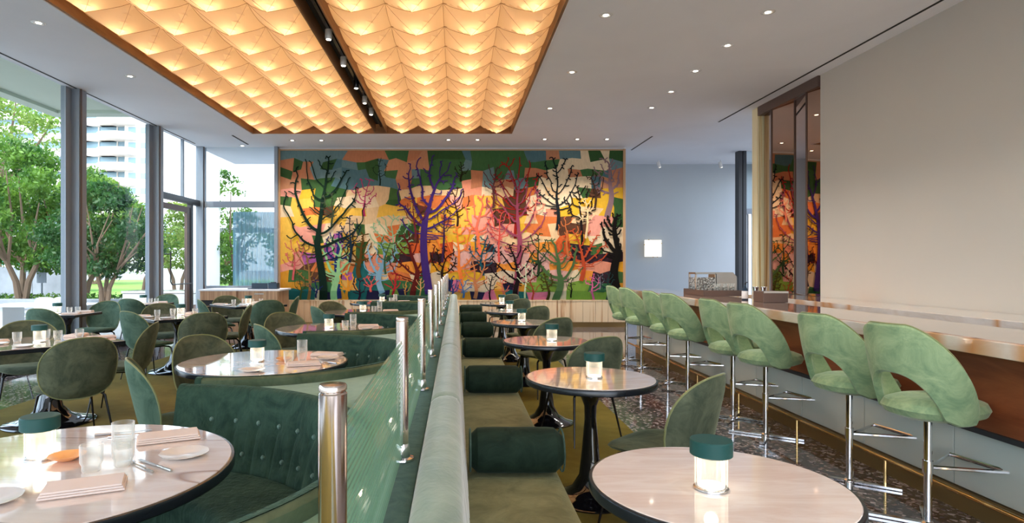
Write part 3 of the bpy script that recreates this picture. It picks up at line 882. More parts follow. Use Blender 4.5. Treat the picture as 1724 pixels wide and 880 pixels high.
CH = [ # top-of-back x, y, facing, label, proto
 (-2.93, 4.83, -.75, .66, 'olive velvet chair seen from behind at the near corner of the nearest square table', 0),
 (-4.42, 6.30, .55, -.75, 'velvet chair showing its brown inner side, beyond the nearest square table', 0),
 (-3.02, 6.15, -.9, -.25, 'velvet chair in side view at the right corner of the nearest square table', 0),
 (-4.10, 7.60, .45, .80, 'grey-green chair turned away at the near left side of the middle square table', 1),
 (-3.02, 7.38, -.55, .8, 'brownish velvet chair seen from behind at the middle square table', 0),
 (-4.42, 9.15, .5, -.8, 'chair with seat visible at the far left of the middle square table', 0),
 (-2.98, 8.85, -.9, -.3, 'velvet chair in side view right of the middle square table', 0),
 (-4.30, 10.22, .75, .45, 'bright green chair at the left of the farthest square table', 1),
 (-4.40, 11.7, .5, -.8, 'chair behind the farthest square table before the timber cabinet', 0),
 (-3.07, 10.05, -.45, .8, 'dark green chair seen from behind at the farthest square table', 1),
 (-2.90, 11.2, -.9, -.2, 'green chair in side view at the right of the farthest square table', 1),
 (-5.62, 8.22, .12, 1, 'green chair seen from behind at the nearer window table', 1),
 (-5.66, 9.97, -.1, -1, 'dark green chair facing the camera at the nearer window table', 1),
 (-5.70, 10.62, .12, 1, 'green chair seen from behind at the farther window table', 1),
 (-5.78, 12.3, -.1, -1, 'green chair facing the camera at the farther window table', 1),
 (-2.00, 3.74, .82, .50, 'grey-green velvet chair in side view left of the second booth table', 1),
 (-2.12, 5.00, .72, -.50, 'olive velvet chair at the far left of the second booth table', 0),
 (-1.92, 5.92, .75, .55, 'light green chair turned away at the left of the third booth table', 1),
 (-2.12, 7.42, .60, -.65, 'brown-toned chair at the far left of the third booth table', 0),
 (-1.98, 8.50, .75, .5, 'green chair in side view left of the fourth booth table', 1),
 (-2.00, 9.62, .6, -.6, 'dark chair at the far left of the fourth booth table', 0),
 (1.36, 3.20, -.62, .62, 'olive velvet chair with open seat, nearest of the chairs facing the long bench', 0),
 (1.20, 4.90, -.45, .85, 'olive green chair second in the row facing the long bench', 0),
 (1.14, 6.68, -.5, .8, 'olive green chair third in the row facing the long bench', 0),
 (1.17, 8.58, -.5, .8, 'dark green chair fourth in the row facing the long bench', 0),
 (1.12, 10.42, -.5, .8, 'dark green chair fifth in the row facing the long bench', 0),
 (1.12, 12.25, -.5, .8, 'dark green chair last in the row facing the long bench', 0)]
for x, y, fx, fy, lab, g in CH:
    n_ = math.hypot(fx, fy); fx /= n_; fy /= n_
    cx, cy = x+.30*fx, y+.30*fy
    on = -4.6 < cx < 1.55 and cy < 11.4
    (PCg if g else PC).put((cx, cy, .0125 if on else .001), math.atan2(-fx, fy), lab)

# ------------------------------------------------------------------ tables
def pedestal(mb, R, h=.70, neck=.035):
    return mb.lathe([(R, 0), (R, .008), (R*.96, .018), (R*.7, .035), (R*.45, .075), (R*.28, .15), (R*.19+.01, .26), (neck+.012, .38), (neck, .5), (neck+.004, .58), (neck+.03, .65), (.12, h-.012), (.14, h)], 40)
def make_round(R, pr, top):
    def f():
        t = thing('round_table', '', 'table')
        MB().lathe([(0, .7465), (R-.012, .7465), (R-.012, .754), (R-.014, .756), (0, .756)], 72).build('marble_top', M[top], t)
        MB().lathe([(R-.05, .712), (R-.004, .715), (R, .72), (R, .748), (R-.003, .752), (R-.012, .753), (R-.012, .745), (0, .745)], 72).build('table_edge', M['edge'], t)
        MB().lathe([(0, .712), (R-.04, .712), (R-.04, .718), (0, .718)], 40).build('underside', M['edge'], t)
        pedestal(MB(), pr, .712).build('pedestal', M['gloss_black'], t)
        return t
    return f
def make_square(sx, sy):
    def f():
        t = thing('square_table', '', 'table')
        MB().box(-sx/2+.01, sx/2-.01, -sy/2+.01, sy/2-.01, .746, .756).build('marble_top', M['marble'], t, smooth=False)
        MB().box(-sx/2, sx/2, -sy/2, sy/2, .715, .752).build('table_edge', M['edge'], t, smooth=False, bevel=.004)
        pedestal(MB(), .38 if sx > .8 else .26, .714, .04).build('pedestal', M['gloss_black'], t)
        return t
    return f
PRb = Proto(make_round(.60, .31, 'marble')); PRs = Proto(make_round(.405, .25, 'marble')); PSq = Proto(make_square(.98, .98)); PSw = Proto(make_square(.64, .68))
TZT = .756+.0125
tables = {}
for k, y in enumerate(TKS):
    nm = ['nearest', 'second', 'third', 'fourth', 'farthest'][k]
    PRb.put((BXC, y, .0125), 0, 'large round marble table with black edge inside the %s booth' % nm)
    tables['b%d' % k] = (BXC, y, 'on the %s booth table' % nm)
for k in range(6):
    nm = ['nearest', 'second', 'third', 'fourth', 'fifth', 'farthest'][k]
    PRs.put((.84, 1.97+1.86*k, .0125 if k < 5 else .0125), .3*k, 'small round marble table before the long bench, %s' % (nm if k in (0, 5) else nm+' from the camera'))
    tables['s%d' % k] = (.84, 1.97+1.86*k, 'on the %s small bench table' % nm)
for k, (x, y) in enumerate(((-3.77, 5.68), (-3.85, 8.45), (-3.72, 10.95))):
    nm = ['nearest', 'middle', 'farthest'][k]
    PSq.put((x, y, .0125), PI/4+.03, 'marble-topped square table turned cornerwise, %s of three' % nm)
    tables['q%d' % k] = (x, y, 'on the %s square table' % nm)
for k, (x, y) in enumerate(((-5.76, 9.07), (-5.74, 11.42))):
    nm = ['nearer', 'farther'][k]
    PSw.put((x, y, .001), 0, 'small square black-edged table at the window, %s one' % nm)
    tables['w%d' % k] = (x, y, 'on the %s window table' % nm)

# lamps
def make_lamp():
    t = thing('table_lamp', '', 'lamp')
    MB().lathe([(0, 0), (.052, 0), (.052, .006), (.046, .010), (0, .010)], 36).build('base_ring', M['steel'], t)
    MB().lathe([(0, .0105), (.040, .0105), (.040, .0135), (0, .0135)], 30).build('light_disc', M['base_glow'], t)
    wob = lambda k: 1+(.05 if k % 2 else -.03)
    rows = [[(.047*wob(k)*math.cos(2*PI*k/40), .047*wob(k)*math.sin(2*PI*k/40), z) for k in range(40)] for z in (.011, .06, .108)]
    MB().grid(rows, close_u=True).build('ribbed_glass', M['lamp_glass'], t, smooth=False)
    rows = [[(.041*math.cos(2*PI*k/24), .041*math.sin(2*PI*k/24), z) for k in range(24)] for z in (.014, .108)]
    MB().grid(rows, close_u=True).build('inner_glass', M['lamp_glass'], t)
    MB().lathe([(0, .106), (.060, .106), (.0635, .109), (.0635, .152), (.061, .155), (0, .155)], 40).build('cap', M['cap'], t)
    return t
PL = Proto(make_lamp)
ll = bpy.data.lights.new('lamp_light', 'POINT'); ll.energy = .30; ll.color = (1, .80, .58); ll.shadow_soft_size = .02
def lamp(key, dx, dy):
    x, y, ph = tables[key]
    z = TZT if key[0] != 'w' else .757
    PL.put((x+dx, y+dy, z+.0005), random.uniform(0, 1), 'cordless lamp with green cap and ribbed glass '+ph, 'cordless table lamps')
    l = bpy.data.objects.new('lamp_light', ll); col.objects.link(l); l.location = (x+dx, y+dy, z+.095)
LP = {'b0': (-.11, .11), 'b1': (-.05, -.01), 'b2': (-.02, .0), 'b3': (0, 0), 'b4': (0, 0), 's0': (-.04, -.05), 's1': (.02, -.02), 's2': (.05, 0), 's3': (-.02, .1), 's4': (-.02, 0), 's5': (0, 0),
      'q0': (-.03, -.1), 'q1': (.0, .1), 'q2': (.0, .0), 'w0': (-.12, -.05), 'w1': (-.1, 0)}
for k, (a, b) in LP.items(): lamp(k, a, b)

# tumblers, napkins, plates, dishes, cutlery
def make_tumbler():
    t = thing('water_glass', '', 'glass')
    def wob(k): return 1+(.012 if k % 2 else -.012)
    MB().lathe([(.030, 0), (.031, .004), (.0295, .02), (.0335, .03), (.0365, .036), (.037, .09)], 36, wob=wob).f
    b = MB(); prof = [(.0001, .002), (.028, .002), (.030, .005), (.030, .022), (.036, .034), (.037, .092), (.0355, .0925), (.0345, .036), (.0285, .024), (.0285, .009), (.0001, .009)]
    rows = [[(r*math.cos(2*PI*k/30), r*math.sin(2*PI*k/30), z) for k in range(30)] for r, z in prof]
    b.grid(rows, close_u=True)
    b.build('glass_body', M['tumbler'], t)
    return t
PG = Proto(make_tumbler)
def make_napkin():
    t = thing('folded_napkin', '', 'napkin')
    for i in range(3):
        z0 = .002+i*.007
        w_ = .115-.004*i; l_ = .062-.003*i
        rows = []
        for a in range(9):
            x = -w_+2*w_*a/8
            rows.append([(x, -l_, z0), (x, -l_-.004, z0+.003), (x, -l_, z0+.0065), (x, 0, z0+.008+.0015*math.sin(a)), (x, l_, z0+.0065), (x, l_, z0)])
        mb = MB().grid(rows, close_u=True); cap_ends(mb, rows)
        mb.build('fold', M['linen'], t)
    return t
PN = Proto(make_napkin)
def make_plate():
    t = thing('side_plate', '', 'plate')
    wob = lambda k: 1+.015*math.sin(k*1.7)+.01*math.sin(k*3.1)
    MB().lathe([(.03, 0), (.045, .001), (.082, .012), (.085, .015), (.08, .0145), (.045, .005), (0, .004)], 40, wob=wob).build('plate_body', M['white'], t)
    MB().lathe([(.030, -.001+.001), (.034, .0), (.034, .0015), (.030, .0015)], 24).build('foot_ring', M['white'], t)
    return t
PPl = Proto(make_plate)
def make_dish():
    t = thing('small_dish', '', 'dish')
    wob = lambda k: 1+.03*math.sin(k*1.3)
    MB().lathe([(.022, 0), (.025, .001), (.058, .018), (.061, .021), (.056, .020), (.024, .005), (0, .005)], 36, wob=wob).build('dish_body', M['dish'], t)
    return t
PD2 = Proto(make_dish)
def make_fork():
    t = thing('fork', '', 'cutlery')
    mb = MB().tube([(0, -.10, .004), (0, -.02, .005), (0, .03, .004), (0, .055, .006)], [.0045, .003, .0025, .004], 6)
    mb.box(-.011, .011, .052, .066, .005, .0068)
    mb.build('handle', M['steel'], t)
    tm = MB()
    for i in range(4): tm.tube([(-.009+.006*i, .064, .006), (-.009+.006*i, .10, .003)], [.0016, .001], 5)
    tm.build('tines', M['steel'], t)
    return t
def make_knife():
    t = thing('knife', '', 'cutlery')
    MB().tube([(0, -.11, .004), (0, -.02, .004)], [.0055, .004], 8).build('handle', M['steel'], t)
    MB().box(-.009, .004, -.02, .10, .0035, .0048).build('blade', M['steel'], t, smooth=False)
    return t
PF = Proto(make_fork); PK = Proto(make_knife)
def on(key): return TZT+.0005 if key[0] != 'w' else .7575
def put(P, key, dx, dy, rz, lab, dz=0, grp=None):
    x, y, ph = tables[key]
    P.put((x+dx, y+dy, on(key)+dz), rz, lab+' '+ph, grp)
# nearest booth table
put(PG, 'b0', .16, -.03, 0, 'ribbed clear water glass standing alone nearest the napkin')
put(PG, 'b0', .235, .03, 0, 'lower water glass of the stacked pair')
put(PG, 'b0', .235, .03, 0, 'upper water glass of the stacked pair', .060)
put(PD2, 'b0', .0, .09, .4, 'small amber glazed dish beside the lamp')
put(PN, 'b0', .24, -.20, .42, 'folded pale linen napkin at the front')
put(PN, 'b0', .24, .36, .45, 'folded pale linen napkin at the back')
put(PPl, 'b0', .40, .14, 0, 'white rippled side plate near the right edge')
put(PPl, 'b0', .02, -.30, 0, 'white rippled side plate at the front left')
put(PF, 'b0', .30, .015, .9, 'steel fork lying right of the glasses')
put(PK, 'b0', .345, .03, .95, 'steel knife lying right of the glasses')
put(PK, 'b0', .02, .44, -1.2, 'steel knife lying at the far side')
put(PF, 'b0', .08, .41, -1.2, 'steel fork lying at the far side')
# second booth table
put(PG, 'b1', .21, -.12, 0, 'short water glass in front of the taller pair')
put(PG, 'b1', .27, .02, 0, 'lower water glass of the stacked pair')
put(PG, 'b1', .27, .02, 0, 'upper water glass of the stacked pair', .060)
put(PN, 'b1', .33, -.18, .3, 'folded pale napkin at the front')
put(PN, 'b1', .40, .28, -.2, 'folded pale napkin at the back')
put(PPl, 'b1', .44, .10, 0, 'white side plate at the right')
put(PPl, 'b1', .05, -.43, 0, 'white side plate at the front edge')
put(PF, 'b1', .42, -.07, .9, 'steel fork right of the glasses')
put(PK, 'b1', .46, -.06, .95, 'steel knife right of the glasses')
put(PD2, 'b1', .14, .02, 0, 'small amber dish')
for k in (2, 3, 4):
    key = 'b%d' % k
    put(PG, key, .25, .0, 0, 'lower water glass of a stacked pair'); put(PG, key, .25, .0, 0, 'upper water glass of a stacked pair', .06)
    put(PG, key, .18, -.1, 0, 'single short water glass')
    put(PN, key, .40, .15, .2, 'folded pale napkin'); put(PPl, key, .42, -.08, 0, 'white side plate')
for k in range(3):
    key = 'q%d' % k
    for q, (a, b) in enumerate(((-.22, -.12), (-.12, .12), (.06, .02), (.18, .15))):
        put(PG, key, a, b, 0, 'water glass, %s of four' % ['leftmost', 'second from left', 'third from left', 'rightmost'][q])
    for q, (a, b) in enumerate(((-.28, -.28), (.05, -.42), (.40, .05))):
        put(PPl, key, a, b, 0, 'white side plate at the %s' % ['left', 'near corner', 'right corner'][q])
    for q, (a, b) in enumerate(((-.46, -.10), (.36, .20), (.02, .36))):
        put(PN, key, a, b, .8*q, 'folded pale napkin at the %s' % ['left corner', 'right side', 'far corner'][q])
for k in range(2):
    key = 'w%d' % k
    put(PG, key, .04, -.02, 0, 'left water glass of two'); put(PG, key, .12, .05, 0, 'right water glass of two')
    put(PN, key, .18, -.2, .2, 'folded napkin at the near side'); put(PN, key, .1, .25, .2, 'folded napkin at the far side')

# ------------------------------------------------------------------ bar
bar = thing('bar_counter', 'long bar with thick white marble edge, timber upper band and grey-green front', 'bar', (0, 0, 0))
B0, B1 = .4, 10.35
MB().box(2.82, 3.46, B0, B1, .985, 1.07).build('marble_counter_edge', M['bar_marble'], bar, smooth=False, bevel=.006)
MB().box(2.835, 3.455, B0+.01, B1-.01, 1.0695, 1.0745).build('marble_counter_top', M['bar_top'], bar, smooth=False)
MB().box(3.02, 3.40, B0+.03, B1-.03, .53, .985).build('timber_band', M['bar_wood'], bar, smooth=False)
MB().box(3.0, 3.03, B0+.03, B1-.03, .50, .53).build('band_lip', M['dark_metal'], bar, smooth=False)
MB().box(3.06, 3.38, B0+.05, B1-.05, .0, .50).build('carcass', M['dark'], bar, smooth=False)
yy = B0+.05; pw = .82
while yy < B1-.1:
    y1 = min(yy+pw, B1-.05)
    MB().box(3.035, 3.06, yy+.003, y1-.003, .14, .50).build('front_panel', M['panel_green'], bar, smooth=False, bevel=.002)
    yy = y1
MB().box(3.02, 3.06, B0+.05, B1-.05, .0, .135).build('kickplate', M['kick'], bar, smooth=False)
MB().tube([(2.84, B0+.05, .19), (2.84, B1-.1, .19)], .013, 10).build('foot_rail', M['brass'], bar)
yy = .9
while yy < B1-.2:
    MB().tube([(2.84, yy, .185), (2.84, yy, .0)], .010, 8).build('rail_post', M['brass'], bar)
    yy += 1.05
# working side of the bar
wk = thing('bar_workstation', 'dark sunken work station behind the marble counter', 'bar fittings', (0, 0, 0))
MB().box(3.46, 4.0, B0, B1-.2, .0, .90).build('cabinet', M['dark_metal'], wk, smooth=False)
MB().box(3.47, 3.98, B0+.1, B1-.3, .90, .905).build('steel_deck', M['dark'], wk, smooth=False)
MB().box(3.465, 3.50, B0, B1-.2, .905, 1.05).build('splash', M['dark_metal'], wk, smooth=False)
bb = thing('back_counter', 'back counter with pale marble ledge below the mirrors', 'counter', (0, 0, 0))
MB().box(4.72, 5.365, .4, 10.5, .0, .90).build('cabinet', M['bar_wood'], bb, smooth=False)
MB().box(4.66, 5.365, .4, 10.5, .91, 1.0).build('marble_ledge', M['bar_marble'], bb, smooth=False, bevel=.004)
MB().box(4.70, 5.365, .4, 10.5, .90, .91).build('shadow_gap', M['dark'], bb, smooth=False)
# mirrors
mi = thing('mirror_wall', 'folded bronze-tinted mirror panels reflecting the mural behind the bar', 'mirror', (0, 0, 0))
segs = [(10.80, 10.42, 11), (10.42, 9.82, -5), (9.82, 9.38, 10), (9.38, 9.03, -9)]
for a, b, ang in segs:
    L_ = a-b; xx = math.tan(math.radians(ang))*L_/2; xc = 5.40
    # ang>0: x grows with y
    P = [(xc-xx, b), (xc+xx, a), (xc+xx+.015, a), (xc-xx+.015, b)]
    MB().prism(P, 1.002, CZ-.16).build('mirror_panel', M['mirror'], mi, smooth=False)
    P2 = [(xc-xx-.004, b-.006), (xc-xx-.004, b+.006), (xc-xx+.02, b+.006), (xc-xx+.02, b-.006)]
    MB().prism(P2, 1.002, CZ-.16).build('panel_edge', M['bronze_frame'], mi, smooth=False)
MB().box(5.34, 5.55, 9.03, 10.84, CZ-.16, CZ-.002).build('recess_band', M['bronze_frame'], mi, smooth=False)  # made-up band standing in for the dark ceiling recess above the mirrors
pil = MB().box(5.35, 5.57, 10.86, 11.06, .002, CZ-.002).build('stone_pillar', M['onyx'], smooth=False, bevel=.003)
tag(pil, 'tall honey-coloured striated stone pillar at the end of the mirror wall', 'pillar')

# bar objects
CT = 1.075
t = thing('tray_rail', 'dark bronze tray rail on the counter below the ice chest', 'tray', (3.2, 8.05, CT))
MB().box(-.06, .46, -.30, .36, .0, .008).build('tray_floor', M['dark_metal'], t, smooth=False)
MB().box(-.06, .46, -.31, -.30, .0, .075).box(-.06, .46, .36, .37, .0, .075).box(-.07, -.06, -.31, .37, 0, .075).build('tray_rim', M['bronze_frame'], t, smooth=False)
t = thing('ice_display', 'clear sided steel ice chest filled with crushed ice on the bar', 'ice chest', (3.18, 8.15, CT+.0085))
for a, b, c, d in ((0,.02,-.02,0), (.26,.28,-.02,0), (0,.02,.2,.22)): MB().box(a, b, c, d, 0, .27).build('frame_bar', M['chrome'], t, smooth=False)
hood = []
for (x, z) in ((.27, .0), (.27, .29), (.50, .29), (.55, .23), (.55, .0)): hood.append((x, z))
hm = MB(); hm.grid([[(x, -.02, z) for x, z in hood], [(x, .22, z) for x, z in hood]], close_u=True); cap_ends(hm, [[(x, -.02, z) for x, z in hood], [(x, .22, z) for x, z in hood]])
hm.build('steel_hood', M['steel'], t, smooth=False)
MB().box(0, .27, -.02, .22, .265, .29).build('lid', M['steel'], t, smooth=False)
im = mat('crushed_ice', lin(205,205,200), .25, spec=.7)
v = coords(im); vo = N(im, 'ShaderNodeTexVoronoi'); vo.inputs['Scale'].default_value = 45; L(im, v, vo.inputs['Vector'])
L(im, ramp(im, vo.outputs['Distance'], [(.1, lin(225,225,220)), (.6, lin(120,116,110))]), bsdf(im).inputs['Base Color']); bump(im, vo.outputs['Distance'], 1, .02)
ice = MB()
rows = []
for i in range(15):
    rows.append([(.025+.235*j/14, -.012-random.uniform(0, .006), .01+.21*i/14) for j in range(15)])
ice.grid(rows); ice.box(.02, .26, -.010, .2, .005, .22)
io = ice.build('crushed_ice', im, t, smooth=False); io['kind'] = 'stuff'
gl = Proto(lambda: make_hi())
def make_hi():
    t = thing('highball_glass', '', 'glass')
    prof = [(.0001, .003), (.032, .003), (.038, .15), (.0365, .15), (.031, .012), (.0001, .012)]
    MB().grid([[(r*math.cos(2*PI*k/24), r*math.sin(2*PI*k/24), z) for k in range(24)] for r, z in prof], close_u=True).build('glass_body', M['tumbler'], t)
    MB().lathe([(0, .013), (.031, .013), (.035, .11), (0, .112)], 16).build('ice_fill', im, t)
    return t
for k, x in enumerate((3.20, 3.29, 3.38)):
    gl.put((x+.14, 7.82+.0, CT+.0085), 0, 'tall glass of ice on the bar before the ice chest, %s of three' % ['left', 'middle', 'right'][k], 'glasses before the ice chest')
t = thing('sauce_bottle', 'short dark bottle with white label and pourer on the bar', 'bottle', (3.28, 6.95, CT))
MB().lathe([(0, 0), (.032, 0), (.034, .005), (.034, .11), (.014, .15), (.012, .17), (0, .171)], 24).build('bottle_body', M['device'], t)
MB().lathe([(.0345, .015), (.0352, .016), (.0352, .10), (.0345, .101)], 24).build('label', M['white'], t)
MB().tube([(0, 0, .17), (.01, 0, .195), (.03, 0, .20)], [.008, .007, .004], 8).build('pourer', M['black'], t)
t = thing('steel_bin', 'brushed bronze-steel drip bin standing on the bar', 'bin', (3.34, 6.55, CT))
MB().prism([(-.11, -.12), (.15, -.12), (.12, .14), (-.09, .14)], .0, .115).build('bin_body', M['bronze_frame'], t, smooth=False, bevel=.004)
MB().box(-.11, .15, -.125, -.12, .10, .12).build('bin_lip', M['chrome'], t, smooth=False)
for k, (x, y) in enumerate(((3.36, 6.86), (3.44, 6.84))):
    t = thing('cocktail_shaker', 'small polished steel shaker cup beside the bin on the bar, %s one' % ['left', 'right'][k], 'shaker', (x, y, CT), 0, 'shaker cups on the bar')
    MB().lathe([(0, 0), (.024, 0), (.030, .13), (.033, .15), (.031, .15), (.022, .01), (0, .01)], 24).build('cup', M['chrome'], t)
    MB().lathe([(.031, .147), (.0345, .149), (.0345, .153), (.031, .153)], 24).build('rim', M['chrome'], t)

# stools
def make_stool():
    t = thing('bar_stool', '', 'stool')
    n = 60; rows_o = []; rows_i = []
    A = math.radians(104)
    def ztop(p):
        s = abs(p)/A; s = max(0, (s-.20)/.80)
        return 1.135-.43*(s**1.5)
    def zbot(p):
        q = abs(p)/math.radians(58)
        arch = .885-.235*q**2.4 if q < 1 else .65-.03*min(1, (q-1)*3)
        return arch
    def rad(z, p): return .232+.075*(z-.66)/.45
    zn = 9
    ro = []; 
    for i in range(n+1):
        p = -A+2*A*i/n; z1 = ztop(p); z0 = min(zbot(p), z1-.05)
        loop = []
        th = .038
        def pt(r, z):
            return (r*math.sin(p)*1.02, -r*math.cos(p), z)
        for q in range(zn): 
            z = z0+(z1-z0)*q/(zn-1); bulge = .006*math.sin(PI*q/(zn-1))
            loop.append(pt(rad(z, p)+bulge, z))
        zt = z1; loop.append(pt(rad(zt, p)-th*.5, zt+.012))
        for q in range(zn-1, -1, -1):
            z = z0+(z1-z0)*q/(zn-1); loop.append(pt(rad(z, p)-th, z))
        loop.append(pt(rad(z0, p)-th*.5, z0-.010))
        ro.append(loop)
    mb = MB().grid(ro, close_u=True); cap_ends(mb, ro)
    mb.build('back_shell', M['v_stool'], t)
    MB().tube([(lambda p, z: ((rad(z, p)-.019)*math.sin(p)*1.02, -(rad(z, p)-.019)*math.cos(p), z+.013))(-A+2*A*i/40, ztop(-A+2*A*i/40)) for i in range(41)], .005, 6).build('piping', M['piping'], t)
    MB().pillow(.44, .53, .125, 2.4, lambda x, y, c: (x*(1-.25*max(0, y)), y+.05, .672+c)).build('seat', M['v_stool'], t)
    MB().lathe([(.17, .635), (.17, .645), (.04, .64)], 24).build('seat_plate', M['dark_metal'], t)
    MB().lathe([(.020, .012), (.020, .64)], 20).build('post', M['chrome'], t)
    MB().lathe([(.026, .30), (.026, .37)], 20).build('collar', M['chrome'], t)
    MB().tube([(0, .02, .33), (-.17, .36, .33), (.17, .36, .33), (0, .02, .33)], .011, 6).build('footrest', M['chrome'], t, smooth=False)
    for a in range(4):
        an = PI/4+a*PI/2; m_ = Matrix.Rotation(an, 4, 'Z')
        MB().box(0, .29, -.019, .019, .004, .018, m_).build('foot', M['chrome'], t, smooth=False)
    MB().lathe([(.036, .0), (.036, .02), (.024, .03)], 20).build('hub', M['chrome'], t)
    return t
PS = Proto(make_stool)
SL = ['nearest of all to the camera', 'second from the camera', 'third from the camera, broad side showing', 'fourth from the camera', 'fifth from the camera', 'sixth from the camera', 'seventh from the camera', 'farthest by the end of the bar']
for k, (y, a) in enumerate(((3.45, 12), (4.14, 10), (5.26, 13), (5.88, 9), (7.03, 13), (7.69, 9), (8.80, 12), (9.56, 8))):
    PS.put((2.66, y, .0), -PI/2+math.radians(a), 'sage green velvet bar stool with cut-out back, '+SL[k], 'green bar stools')

# ------------------------------------------------------------------ far left cabinet with till
cb = thing('timber_cabinet', 'striated timber service cabinet with pale top under the far glass', 'cabinet', (-5.62, 13.45, .0))
MB().box(0, 1.72, 0, .8, .0, .86).build('body', M['cab_wood'], cb, smooth=False)
MB().box(.02, .80, -.012, 0, .40, .70).build('shelf_opening_shade', M['dark'], cb, smooth=False)  # dark plate on the solid body; the opening's shade is put into its colour
for z in (.56, .70): MB().box(0, .82, -.03, 0, z-.0, z+.012).build('shelf', M['cab_wood'], cb, smooth=False)
MB().box(0, .80, -.03, 0, .712, .90).build('drawer_front', M['cab_wood'], cb, smooth=False)
MB().box(.86, 1.70, -.03, 0, .10, .90).build('door', M['cab_wood'], cb, smooth=False)
hd = MB().box(1.2, 1.4, -.045, -.03, .83, .845).build('door_handle', M['steel'], cb, smooth=False)
MB().box(-.03, 1.76, -.05, .85, .90, .935).build('counter_slab', M['white_wall'], cb, smooth=False, bevel=.003)
MB().box(0, 1.72, 0, .8, .86, .90).build('upper_body', M['cab_wood'], cb, smooth=False)
t = thing('till_screen', 'dark blue flat till terminal lying on the timber cabinet', 'till', (-4.42, 13.55, .9355))
MB().prism([(-.20, 0), (.22, 0), (.20, .26), (-.16, .26)], 0, .02).build('base', M['device'], t, smooth=False)
MB().box(-.15, .2, .12, .15, .02, .13).build('screen', M['device'], t, smooth=False)
t = thing('card_printer', 'boxy dark receipt printer next to the till', 'printer', (-4.08, 13.6, .9355))
MB().box(-.1, .1, 0, .2, 0, .14).build('housing', M['device'], t, smooth=False, bevel=.01)
MB().box(-.06, .06, .05, .08, .14, .155).build('paper_slot', M['black'], t, smooth=False)

# ------------------------------------------------------------------ right recess: sconce, spots, mullion, door
t = thing('wall_sconce', 'square glowing alabaster sconce on the blue-grey wall', 'wall lamp', (5.43, DR-.002, 1.93))
MB().box(-.19, .19, -.10, -.0, -.19, .19).build('back_box', M['steel'], t, smooth=False)
scm = mat('sconce_diffuser', (1,.95,.85,1), .5, emit=(1,.84,.62,1), es=.9)
MB().box(-.23, .23, -.13, -.10, -.23, .23).build('diffuser', scm, t, smooth=False, bevel=.004)
for x, z in ((-.12,.235),(.12,-.235),(-.235,.1),(.235,.14),(0,-.235)):
    MB().box(x-.012, x+.012, -.135, -.09, z-.012, z+.012).build('clip', M['brass'], t, smooth=False)
for k, px in enumerate((1103, 1205)):
    X = (px-768)*16.6/F
    t = thing('ceiling_spot', 'small white ceiling spotlight before the blue-grey wall, %s one' % ['left', 'right'][k], 'spotlight', (X, 16.3, CZ-.001), 0, 'white spots over the recess')
    MB().tube([(0,0,0), (0,0,-.05)], .012, 8).build('stem', M['white'], t)
    MB().tube([(-.02,0,-.05), (.03,.03,-.19)], .045, 14).build('head', M['white'], t)
    MB().tube([(.03,.03,-.19), (.031,.031,-.194)], .035, 14).build('lens', M['lamp_glow'], t)
w2 = struct('window_10', MB().box(6.93, 7.02, 15.0, 15.2, 0, CZ).box(7.04, 7.12, 15.0, 15.2, 0, CZ), M['dark_metal'])
MB().box(7.12, 8.4, 15.05, 15.15, 2.72, 2.86).build('transom', M['grey_metal'], w2, smooth=False)
MB().box(7.12, 8.4, 15.09, 15.10, 2.86, CZ).build('pane', M['pane'], w2, smooth=False)
MB().box(7.18, 7.24, 15.02, 15.1, .0, 2.72).box(7.3, 7.34, 15.02, 15.1, 0, 2.72).build('door_stile', M['chrome'], w2, smooth=False)

# ------------------------------------------------------------------ outside
GZ = -.03
gm = mat('paving', lin(150,146,142), .8)
v = coords(gm); L(gm, ramp(gm, noise(gm, v, 1.5, 6), [(.3, lin(118,118,118)), (.7, lin(138,137,136))]), bsdf(gm).inputs['Base Color'])
struct('ground', MB().box(-120, WX-.15, -60, 160, GZ-.2, GZ).box(WX-.15, XR+.15, DR+.2, 160, GZ-.2, GZ).box(XR+.15, 60, -60, 160, GZ-.2, GZ), gm)
grass = mat('lawn', lin(120,160,60), .9)
tag(MB().box(-34, -15.5, 27.2, 60, GZ, GZ+.06).build('lawn', grass, smooth=False), 'sunlit green lawn behind the concrete wall', 'lawn')
conc = mat('concrete', lin(186,188,192), .85)
v = coords(conc); L(conc, ramp(conc, noise(conc, v, 1.2, 5), [(.3, lin(128,132,138)), (.7, lin(156,160,166))]), bsdf(conc).inputs['Base Color'])
cw = thing('concrete_wall', 'low pale concrete garden wall behind the trees', 'garden wall', (-40, 26, GZ))
for k in range(12):
    MB().box(k*2.0, k*2.0+1.985, 0, .25, 0, 1.42).build('wall_panel', conc, cw, smooth=False)
for k, (a, b, y, z, lab) in enumerate(((-30, -6.6, 20.6, .34, 'pale stone kerb in front of the hedge'), (-30, -7.4, 16.6, .22, 'long low stone step across the patio, nearer one'))):
    tag(MB().box(a, b, y, y+.5, GZ, GZ+z).build('stone_kerb', conc, smooth=False, bevel=.02), lab, 'kerb')
